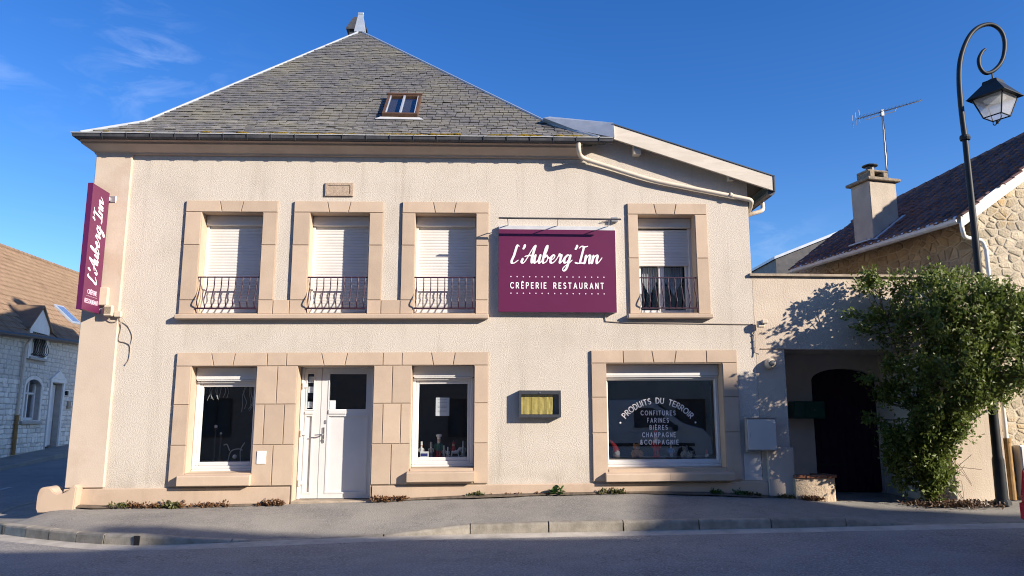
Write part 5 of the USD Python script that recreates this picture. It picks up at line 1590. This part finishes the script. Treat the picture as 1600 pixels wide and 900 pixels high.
obj('lead_flashing', [hull([[*(q[:2] - e_[:2] * o), roof_z(np.array([q[0], q[1], 0])) + z] for q in (fl_[0], fl_[1]) for o in (0, .10) for z in (.05, .075)]), hull([[*(q[:2] - r_[:2] * o), roof_z(np.array([q[0], q[1], 0])) + z] for q in (fl_[0], fl_[2]) for o in (0, .08) for z in (.05, .075)])], 'zinc', ch)
at = thing('tv_antenna', 'thin metal television aerial on a mast above the right chimney', 'antenna', (8.33, 2.4, 6.4))
obj('mast', tube([[8.33, 2.40, 6.2], [8.345, 2.40, 7.86]], .020, 8), 'antenna', at)
b0, b1 = np.array([7.80, 2.40, 7.69]), np.array([9.22, 2.40, 8.13])
obj('boom', tube([b0, b1], .012, 6), 'antenna', at)
obj('support_boom', [tube([b0 + (b1 - b0) * .12 + [0, 0, -.07], b0 + (b1 - b0) * .58 + [0, 0, -.07]], .009, 6), tube([b0 + (b1 - b0) * .58 + [0, 0, -.07], b0 + (b1 - b0) * .60], .008, 6)], 'antenna', at)
obj('clamp', bx(8.31, 8.375, 2.37, 2.43, 7.76, 7.90, .005), 'antenna', at)
for i in range(18):
    c = b0 + (b1 - b0) * (i + .4) / 18
    h_ = .16 - .004 * i
    obj('element', tube([c + np.array([-.02, -h_, .012]), c + np.array([.02, h_, .012])], .0045, 5), 'antenna', at)
for k in (-1, 1):
    obj('reflector', [tube([b0 + [-.02, y_, k * z] for z in (.02, .14)], .005, 5) for y_ in (-.14, 0, .14)], 'antenna', at)
obj('aerial_cable', tube(spline([[8.35, 2.38, 7.8], [8.36, 2.38, 7.2], [8.345, 2.38, 6.6], [8.30, 2.3, 6.3]], 5), .006, 5), 'zinc_dark', at)
lt = thing('lean_to', 'grey slate-clad lean-to with a zinc edge behind the tiled roof', 'building', (9, 7.5, 1))
obj('clad_wall', hull([[x, y_, z] for y_ in (7.0, 9.5) for x, z in ((7.77, .2), (7.77, 5.70), (10.6, 6.83), (10.6, .2))]), 'zinc_dark', lt)
obj('zinc_edge', hull([[x, y_, z + dz] for y_ in (6.95, 9.55) for x, z in ((7.72, 5.70), (10.6, 6.85)) for dz in (.0, .07)]), 'zinc', lt)
cb2 = thing('white_cabinet', 'tall white meter cabinet at the foot of the rubble gable', 'cabinet', (9.0, 0, .35))
obj('housing', bx(8.74, 9.16, -.06, .10, .36, 1.16, .01), 'white_paint', cb2)
obj('cabinet_door', bx(8.76, 9.14, -.072, -.061, .38, 1.14, .004), 'white_pvc', cb2)

# ------------------------------------------------------------------ street lamp
sl_ = thing('street_lamp', 'tall dark swan-neck street lamp with a four-sided lantern', 'street lamp', (8.13, -.40, .28))
obj('pole', [tube([[8.125, -.40, .25], [8.125, -.40, .95], [8.125, -.40, 1.0], [8.14, -.40, 6.2]], [.092, .086, .072, .046], 16)], 'iron_green', sl_, smooth=40)
obj('collar', lathe([(0, -.04), (.075, -.04), (.085, 0), (.075, .04), (0, .04)], (8.14, -.40, 6.22), 14), 'iron_green', sl_)
obj('foot_ring', lathe([(0, 0), (.13, 0), (.125, .05), (.105, .08), (0, .08)], (8.125, -.40, .27), 16), 'iron_green', sl_)
sp = [(8.14, 6.2), (8.13, 6.8), (8.15, 7.3), (8.22, 7.67), (8.38, 8.02), (8.57, 8.22), (8.79, 8.29), (8.95, 8.21), (9.02, 8.03), (8.995, 7.78), (8.91, 7.58), (8.76, 7.43), (8.62, 7.39), (8.54, 7.48), (8.53, 7.63), (8.60, 7.77), (8.665, 7.83)]
q = spline([(x, -.40, z) for x, z in sp], 7)
obj('swan_neck', tube(q, np.interp(np.linspace(0, 1, len(q)), [0, .35, .9, 1], [.045, .036, .031, .022]), 12), 'iron_green', sl_, smooth=60)
LC = np.array([8.735, -.40]); LR = math.radians(28)


def lan(pts):
    g = hull([[a, b, z] for a, b, z in pts])
    return rotz((g[0] + [LC[0], LC[1], 0], g[1]), LR, (LC[0], LC[1], 0))


def sq(w, z):
    return [(sx * w, sy * w, z) for sx in (-1, 1) for sy in (-1, 1)]


obj('hanger', [tube([[8.735, -.40, 7.42], [8.735, -.40, 7.28]], .012, 8), lathe([(0, 7.26), (.09, 7.235), (.10, 7.25), (.03, 7.29), (0, 7.29)], (LC[0], LC[1], 0), 12)], 'iron_green', sl_)
obj('lantern_roof', [lan(sq(.30, 6.945) + sq(.30, 6.955) + sq(.125, 7.185)), lan(sq(.125, 7.185) + sq(.115, 7.24)), lan(sq(.315, 6.932) + sq(.315, 6.944))], 'iron_green', sl_)
bars = []
for sx in (-1, 1):
    for sy in (-1, 1):
        g = tube([[sx * .245, sy * .245, 6.935], [sx * .145, sy * .145, 6.60]], .012, 6)
        bars.append(rotz((g[0] + [LC[0], LC[1], 0], g[1]), LR, (LC[0], LC[1], 0)))
for s1, s2 in (((-1, -1), (1, -1)), ((1, -1), (1, 1)), ((1, 1), (-1, 1)), ((-1, 1), (-1, -1))):
    g = tube([[s1[0] * .145, s1[1] * .145, 6.60], [s2[0] * .145, s2[1] * .145, 6.60]], .011, 6)
    bars.append(rotz((g[0] + [LC[0], LC[1], 0], g[1]), LR, (LC[0], LC[1], 0)))
obj('lantern_frame', bars, 'iron_green', sl_)
for k in range(4):
    a = LR + k * math.pi / 2
    p = np.array([[-.235, -.240, 6.93], [.235, -.240, 6.93], [.14, -.142, 6.605], [-.14, -.142, 6.605]])
    g = rotz((p + [LC[0], LC[1], 0], [[0, 1, 2, 3]]), a, (LC[0], LC[1], 0))
    obj('lantern_pane', arr((g[0], g[1] if np.ndim(g[1]) == 2 else [[0, 1, 2, 3]])), 'lamp_glass', sl_)
obj('bottom_scroll', [rotz((tube(spline([[sx * .13, sx * .13, 6.60], [sx * .13, sx * .13, 6.54], [sx * .08, sx * .08, 6.50], [0, 0, 6.51]], 4), .009, 6)[0] + [LC[0], LC[1], 0], tube(spline([[sx * .13, sx * .13, 6.60], [sx * .13, sx * .13, 6.54], [sx * .08, sx * .08, 6.50], [0, 0, 6.51]], 4), .009, 6)[1]), LR, (LC[0], LC[1], 0)) for sx in (-1, 1)] + [lathe([(0, 6.48), (.025, 6.49), (.025, 6.53), (0, 6.55)], (LC[0], LC[1], 0), 8)], 'iron_green', sl_)
obj('lamp_reflector', lathe([(0, 6.93), (.17, 6.915), (.16, 6.90), (.05, 6.88), (0, 6.88)], (LC[0], LC[1], 0), 14), 'white_paint', sl_)

# ------------------------------------------------------------------ birds
for nm, p, mt, lb_ in (('bird', (5.53, 6.0, 6.42), 'black_plastic', 'tiny dark bird in flight over the gate wall'), ('bird', (6.36, 6.0, 6.40), 'flower_white', 'tiny white bird far off, right of the dark one')):
    x, y_, z = p
    k = .055 if mt == 'black_plastic' else .04
    t = thing(nm, lb_, 'bird', p)
    obj('body', ball(p, k, (.55, 1.5, .5), 1), mt, t)
    for sx in (-1, 1):
        obj('wing', arr((np.array([[x, y_ - .5 * k, z], [x + sx * 1.0 * k, y_ - .2 * k, z + 1.2 * k], [x + sx * 1.1 * k, y_ + .3 * k, z + 2.1 * k], [x, y_ + .6 * k, z]]), [[0, 1, 2, 3]])), mt, t)

# ------------------------------------------------------------------ the stone terrace on the left
TR = thing('stone_terrace', 'low pale stone house with tan tiled roof across the side street', 'house', tuple(HP + [0, 0, .6]))


def T(u, n, z):
    return HP + HD * u + HN * n + np.array([0, 0, z])


EZt = lambda u: 4.36 + .05 * u
UZ = HD
arch = [(-1.88 + .575 * math.cos(t), 2.62 + .26 * math.sin(t)) for t in np.linspace(0, math.pi, 12)]
wnd = Polygon([(-2.455, 1.56), (-1.305, 1.56)] + arch)
dor_w = sbox(-2.42, 3.60, -1.42, 4.36)
dr_h = sbox(-.50, .5, .42, 2.84)
wp = Polygon([(-11, -.2), (14, .6), (14, EZt(14)), (-11, EZt(-11))]).difference(unary_union([wnd, dor_w, dr_h]))


def tp(poly, n0, n1):
    v, f = ext(poly, n1 - n0)
    return onplane((v, f), HP + HN * n0, HD, [0, 0, 1.0], HN) if True else None


def flip(g):
    v, f = arr(g)
    return v, f[:, ::-1]


tw_ = obj('wall', flip(tp(wp, -.35, 0.0)), 'mortar_grey', TR)
frames = unary_union([wnd.buffer(.13, join_style=2), dor_w.buffer(.20, join_style=2), dr_h.buffer(.16, join_style=2)])
vis = Polygon([(-5.0, hz(-5)), (3.0, hz(3)), (3.0, EZt(3) - .1), (-5.0, EZt(-5) - .1)]).difference(frames)
r = np.random.default_rng(41)
st = coursed(vis, 43)
lay_parts('stone', 'more_stones', [flip(onplane(stone_mesh(p, .022, r), HP, HD, [0, 0, 1.0], HN)) for p in st], 'white_stone', tw_, 290)


def tb(u0, u1, n0, n1, z0, z1, c=0):
    return onplane(bx(u0, u1, n0, n1, z0, z1, c), HP, HD, HN, [0, 0, 1.0])


ws = obj('window', flip(tp(wnd.buffer(.12, join_style=2).difference(wnd), .0, .03)), 'white_stone', TR)
obj('window_frame', [tb(-2.45, -2.36, -.22, -.14, 1.57, 2.75), tb(-1.40, -1.31, -.22, -.14, 1.57, 2.75), tb(-1.92, -1.84, -.22, -.14, 1.57, 2.85), tb(-2.45, -1.31, -.22, -.14, 1.57, 1.65), tb(-2.45, -1.31, -.22, -.14, 2.40, 2.46)], 'white_paint', ws)
obj('pane', tb(-2.45, -1.31, -.19, -.18, 1.57, 2.88), 'glass', ws)
obj('window_sill', tb(-2.65, -1.15, -.05, .10, 1.44, 1.535, .01), 'grey_wall', ws)
dd = obj('door', [tb(-.46, .38, -.26, -.20, .70, 2.80)], 'white_paint', TR)
obj('door_panel', [tb(-.36, .28, -.199, -.18, .85, 1.55, .01), tb(-.36, .28, -.199, -.18, 1.65, 2.65, .01)], 'white_pvc', dd)
obj('door_surround', [tb(-.64, -.505, -.02, .05, .68, 2.86), tb(.425, .56, -.02, .05, .68, 2.86), tb(-.68, .60, -.02, .07, 2.86, 2.98)], 'white_paint', dd)
obj('pediment', flip(tp(Polygon([(-.66, 2.985), (.58, 2.985), (-.04, 3.28)]), .0, .08)), 'white_paint', dd)
dmr = obj('dormer', flip(tp(Polygon([(-2.66, 3.52), (-1.20, 3.52), (-1.20, 4.62), (-1.92, 5.22), (-2.66, 4.55)]).difference(dor_w), -.02, .06)), 'white_paint', TR)
obj('dormer_cheek', [tb(-2.66, -2.58, -1.3, -.02, 4.0, 4.60), tb(-1.28, -1.20, -1.3, -.02, 4.0, 4.62)], 'white_stone', dmr)
for s_, u1 in ((-1, -2.80), (1, -1.05)):
    a = [T(-1.92, .12, 5.33), T(u1, .12, 4.52), T(u1, -1.3, 4.52), T(-1.92, -1.3, 5.33)]
    obj('dormer_roof', hull([q + d for q in a for d in (np.zeros(3), np.array([0, 0, -.06]))]), 'tan_tile', dmr)
obj('window_frame', [tb(-2.41, -2.35, -.20, -.12, 3.62, 4.35), tb(-1.49, -1.43, -.20, -.12, 3.62, 4.35), tb(-1.95, -1.88, -.20, -.12, 3.62, 4.35), tb(-2.41, -1.43, -.21, -.13, 3.60, 3.66)], 'white_paint', dmr)
obj('pane', tb(-2.41, -1.43, -.17, -.16, 3.61, 4.36), 'glass', dmr)
obj('window_sill', tb(-2.55, -1.30, -.03, .12, 3.50, 3.585, .01), 'grey_wall', dmr)
br_ = obj('balcony_rail', [tube([T(-2.46, .06, 4.38), T(-1.40, .06, 4.38)], .018, 6), tube([T(-2.46, .06, 3.66), T(-1.40, .06, 3.66)], .016, 6)], 'iron_green', TR)
for u in np.linspace(-2.43, -1.43, 8):
    obj('baluster', tube(spline([T(u, .06, 4.38), T(u, .07, 4.15), T(u, .17, 3.88), T(u, .15, 3.72), T(u, .06, 3.66)], 4), .012, 5), 'iron_green', br_)
# roof
ro = T(-11, .22, EZt(-11)); UR = HD * 1.0 + np.array([0, 0, .046]); UR /= np.linalg.norm(UR)
WR = -HN * 4.22 + np.array([0, 0, 3.95]); LW = np.linalg.norm(WR); WR /= LW
NR = np.cross(UR, WR)
if NR[2] < 0:
    NR = -NR
rr = obj('roof', onplane(bx(0, 25.5, 0, LW, -.06, -.01), ro, UR, WR, NR), 'tan_tile', TR)
obj('rear_roof', hull([ro + UR * a + WR * LW + d for a in (0, 25.5) for d in (np.zeros(3), np.array([-4.5, 0, -4.0]))]), 'tan_tile', TR) if False else None
sky_poly = sbox(13.4, 1.15, 14.3, 2.2)
tl = pan_tiles(sbox(4.0, 0, 25.4, LW).difference(sky_poly), .30, .24, 9, .03)
tl = [(w, g) for w, g in tl if not (7.9 < g[0][:, 0].mean() < 10.2 and g[0][:, 1].mean() < 1.5 and abs(g[0][:, 0].mean() - 9.08) < (1.5 - g[0][:, 1].mean()) * .75)]
obj('roof_tiles', join([onplane(g, ro, UR, WR, NR) for w, g in tl]), 'tan_tile', rr, kind='stuff')
obj('ridge_tile', [onplane(tube([[a, LW, .02], [a + .38, LW, .02]], [.11, .095], 8), ro, UR, WR, NR) for a in np.arange(4, 25.2, .40)], 'tan_tile', rr, kind='stuff')
obj('back_wall', hull([ro + UR * a + WR * LW + d for a in (0, 25.5) for d in (np.array([-.05, 0, -.1]), np.array([-.3, 0, -.1]), np.array([-.05, 0, -8.5]), np.array([-.3, 0, -8.5]))]), 'mortar_grey', TR)
sk_ = obj('roof_window', onplane(bx(13.4, 14.3, 1.15, 2.2, 0, .09, .01), ro, UR, WR, NR), 'zinc', TR)
obj('pane', onplane(bx(13.5, 14.2, 1.25, 2.1, .091, .096), ro, UR, WR, NR), 'glass', sk_)
obj('gutter', tube([T(-11, .27, EZt(-11) - .03), T(14, .27, EZt(14) - .03)], .06, 8), 'zinc_dark', TR)
obj('downpipe', tube([T(-2.92, .24, 4.15), T(-2.94, .10, 3.9), T(-2.98, .08, 1.7)], .045, 8), 'cream_pipe', TR)
obj('cast_iron_foot', tube([T(-2.98, .08, 1.72), T(-3.0, .09, .50)], .060, 8), 'iron_tan', TR)
obj('letter_box', tb(.95, 1.20, .0, .08, 1.98, 2.25, .01), 'plaque_stone', TR)
obj('door_lamp', tb(.70, .80, .0, .10, 2.45, 2.60, .01), 'black_plastic', TR)
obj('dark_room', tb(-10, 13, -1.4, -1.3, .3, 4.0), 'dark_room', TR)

# ------------------------------------------------------------------ across the road, behind the camera: what throws the street's shade and shows in the panes
def town_house(x0, x1, eave, ridge, yf, depth, wallm, label, n, floors, gable=None):
    t = thing('town_house', label, 'house', ((x0 + x1) / 2, yf, 0))
    if gable:
        p = Polygon([(x0, -.3), (x1, -.3)] + gable[::-1])
        obj('wall', wallprism(p, yf - depth, yf), wallm, t)
        for a, b in zip(gable[:-1], gable[1:]):
            obj('roof', hull([[q[0], y_, q[1] + d] for q in (a, b) for y_ in (yf - depth, yf + .15) for d in (.02, .12)]), 'brown_tile', t)
    else:
        obj('wall', bx(x0, x1, yf - depth, yf, -.3, eave - .1), wallm, t)
        obj('roof', hull([[x, y_, z] for x in (x0, x1) for y_, z in ((yf + .25, eave), (yf - depth / 2, ridge), (yf - depth - .25, eave), (yf + .25, eave - .1), (yf - depth - .25, eave - .1))]), 'brown_tile', t)
    w = (x1 - x0) / n
    for k in range(floors):
        for i in range(n):
            cx_ = x0 + w * (i + .5)
            if k == 0 and i == n // 2:
                o_ = obj('door', bx(cx_ - .5, cx_ + .5, yf, yf + .05, -.05, 2.1, .01), 'wood_brown', t)
                obj('handle', bx(cx_ + .38, cx_ + .42, yf + .05, yf + .09, 1.0, 1.1), 'steel', o_)
                continue
            z = .95 + 2.95 * k
            o_ = obj('window', [bx(cx_ - .55, cx_ - .48, yf, yf + .05, z, z + 1.4), bx(cx_ + .48, cx_ + .55, yf, yf + .05, z, z + 1.4), bx(cx_ - .48, cx_ + .48, yf, yf + .05, z + 1.33, z + 1.4), bx(cx_ - .48, cx_ + .48, yf, yf + .05, z, z + .07), bx(cx_ - .03, cx_ + .03, yf, yf + .05, z + .07, z + 1.33)], 'wood_brown', t)
            obj('pane', bx(cx_ - .48, cx_ + .48, yf + .01, yf + .02, z + .07, z + 1.33), 'menu_frame', o_)
    return t


YF = -16.0
town_house(-14, 4.0, 8.6, 11.2, YF, 9, 'dark_brick', 'long brick house across the road behind a white van', 6, 2)
town_house(4.0, 17.4, 10.0, 12.6, YF, 9, 'grey_wall', 'grey rendered house across the road with three storeys', 5, 3)
town_house(17.4, 23.6, 10.25, 12.6, YF, 9, 'dark_brick', 'narrow brick house across the road with three storeys', 3, 3)
town_house(23.6, 30.6, 10.5, 0, YF, 9, 'grey_wall', 'gabled grey house across the road, the tallest there', 3, 3, gable=[(23.6, 10.2), (24.4, 10.45), (27.0, 11.8), (28.0, 12.5), (29.2, 12.4), (29.4, 11.6), (30.6, 11.1)])
town_house(30.6, 46, 11.15, 13.4, YF, 9, 'dark_brick', 'broad brick house across the road beyond the gabled one', 6, 3)


stk = '/World/town_house_003'
obj('chimney', [bx(28.0, 29.25, YF - .34, YF - .02, 11.8, 13.95), bx(27.96, 29.29, YF - .38, YF - .0, 13.95, 14.05)], 'dark_brick', stk)


obj('parapet', wallprism(Polygon([(17.6, 11.05), (20.9, 10.62), (23.5, 10.3), (19.3, 10.32)]), YF - .5, YF), 'grey_wall', '/World/town_house_002')


def wheel(x, y_, rr_, wd, parent, z):
    w_ = obj('wheel', onplane(lathe([(0, -wd / 2), (rr_ * .93, -wd / 2), (rr_, -wd / 3), (rr_, wd / 3), (rr_ * .93, wd / 2), (0, wd / 2)], seg=20), [x, y_, z], [1., 0, 0], [0, 0, 1.], [0, 1., 0]), 'tyre', parent)
    obj('rim', onplane(lathe([(0, -wd / 2 - .006), (rr_ * .62, -wd / 2 - .006), (rr_ * .62, wd / 2 + .006), (0, wd / 2 + .006)], seg=16), [x, y_, z], [1., 0, 0], [0, 0, 1.], [0, 1., 0]), 'grey_metal', w_)


def body_from(profile, y0, y1, tumble, zbelt, z0):
    """A car body: the side outline in (x, z), with the upper part leaning inwards."""
    p = np.array(profile)
    n = len(p)
    yc, hw = (y0 + y1) / 2, (y1 - y0) / 2
    rings = []
    for s_ in (-1, -.93, -.6, 0, .6, .93, 1):
        k = np.maximum(p[:, 1] - zbelt, 0) * tumble
        sh_ = 1 - .10 * max(0, abs(s_) - .9) / .1
        q = np.column_stack([(p[:, 0] - p[:, 0].mean()) * (1 - .04 * abs(s_) ** 3) + p[:, 0].mean(), yc + s_ * (hw - k), z0 + p[:, 1] * (1 - .06 * max(0, abs(s_) - .9) / .1)])
        rings.append(q)
    rings = np.array(rings + [])
    g = grid(np.concatenate([rings, rings[:, :1]], 1))
    c = len(g[0])
    f = list(map(list, g[1]))
    capv = np.vstack([rings[0].mean(0), rings[-1].mean(0)])
    m_ = n + 1
    for i in range(n):
        f += [[i, i + 1, c], [6 * m_ + i + 1, 6 * m_ + i, c + 1]]
    return np.vstack([g[0], capv]), np.array(f)


zr_ = float(road_z(5, -13.7))
vn = thing('white_van', 'white panel van parked across the road, mirrored in the shop window', 'van', (5.4, -13.75, zr_))
DX = .95
pr_ = [(2.3, .35), (2.28, 1.0), (2.36, 2.02), (2.55, 2.16), (4.6, 2.18), (5.05, 2.08), (6.05, 1.38), (6.7, 1.20), (6.95, .92), (6.98, .42), (6.8, .28), (2.5, .28)]
pr_ = [(x + DX, z) for x, z in pr_]
obj('body', body_from(pr_, -14.65, -12.85, .14, 1.05, zr_), 'van_white', vn)
for y_, s_ in ((-12.86, 1), (-14.64, -1)):
    o_ = .115
    obj('side_window', hull([[x + DX, y_ - s_ * (z - 1.05) * .14 + s_ * d, zr_ + z] for x, z in ((4.3, 1.22), (4.3, 1.88), (4.95, 1.88), (5.75, 1.26)) for d in (.0, .012)]), 'menu_frame', vn)
    obj('door_mirror', bx(5.55 + DX, 5.72 + DX, y_ + s_ * .03, y_ + s_ * .2, zr_ + 1.12, zr_ + 1.32, .03), 'black_plastic', vn)
    obj('side_moulding', bx(2.6 + DX, 6.3 + DX, y_ - .0, y_ + s_ * .014, zr_ + .62, zr_ + .72, .004), 'black_plastic', vn)
    for x in (3.05, 6.0):
        wheel(x + DX, y_ - s_ * .08, .32, .2, vn, zr_ + .32)
obj('windscreen', hull([[x + DX, y_, zr_ + z + d] for x, z, w in ((5.10, 2.055, .66), (6.02, 1.41, .82)) for y_ in (-13.75 - w, -13.75 + w) for d in (.004, .016)]), 'menu_frame', vn)
obj('headlight', bx(6.80 + DX, 6.95 + DX, -13.15, -12.95, zr_ + .78, zr_ + .95, .02), 'steel', vn)
obj('headlight', bx(6.80 + DX, 6.95 + DX, -14.55, -14.35, zr_ + .78, zr_ + .95, .02), 'steel', vn)

# the red car whose tail just enters at the right edge
zr_ = float(road_z(7, -4.4))
rc = thing('red_car', 'red car at the right edge of the road, only its tail showing', 'car', (8.0, -4.4, zr_))
CX = 6.13
pr_ = [(CX + .02, .35), (CX, .62), (CX + .05, .92), (CX + .18, 1.02), (CX + .55, 1.42), (CX + 1.0, 1.48), (CX + 2.0, 1.46), (CX + 2.75, 1.02), (CX + 3.6, .88), (CX + 3.85, .65), (CX + 3.82, .30), (CX + 3.6, .22), (CX + .25, .22)]
obj('body', body_from(pr_, -5.25, -3.55, .2, .95, zr_), 'car_red', rc)
for y_ in (-3.72, -5.08):
    obj('tail_light', ball((CX + .10, y_, zr_ + .80), .10, (.75, 1.0, 1.5)), 'lamp_red', rc)
for y_, s_ in ((-3.56, 1), (-5.24, -1)):
    for x in (CX + .75, CX + 3.1):
        wheel(x, y_ - s_ * .09, .30, .19, rc, zr_ + .30)
    obj('side_window', hull([[x, y_ - s_ * (z - .95) * .2 + s_ * d, zr_ + z] for x, z in ((CX + .62, 1.02), (CX + .85, 1.36), (CX + 1.9, 1.36), (CX + 2.45, 1.02)) for d in (.0, .012)]), 'menu_frame', rc)
obj('bumper', hull([[CX + a, y_, zr_ + z] for y_ in (-5.15, -3.65) for a, z in ((-.03, .35), (-.03, .52), (.10, .56), (.10, .28))]), 'car_red', rc)
obj('rear_window', hull([[CX + a, y_, zr_ + z] for y_, dd_ in ((-4.95, 0), (-3.85, 0)) for a, z in ((.20, 1.06), (.50, 1.38), (.22, 1.05), (.52, 1.37))]), 'menu_frame', rc)
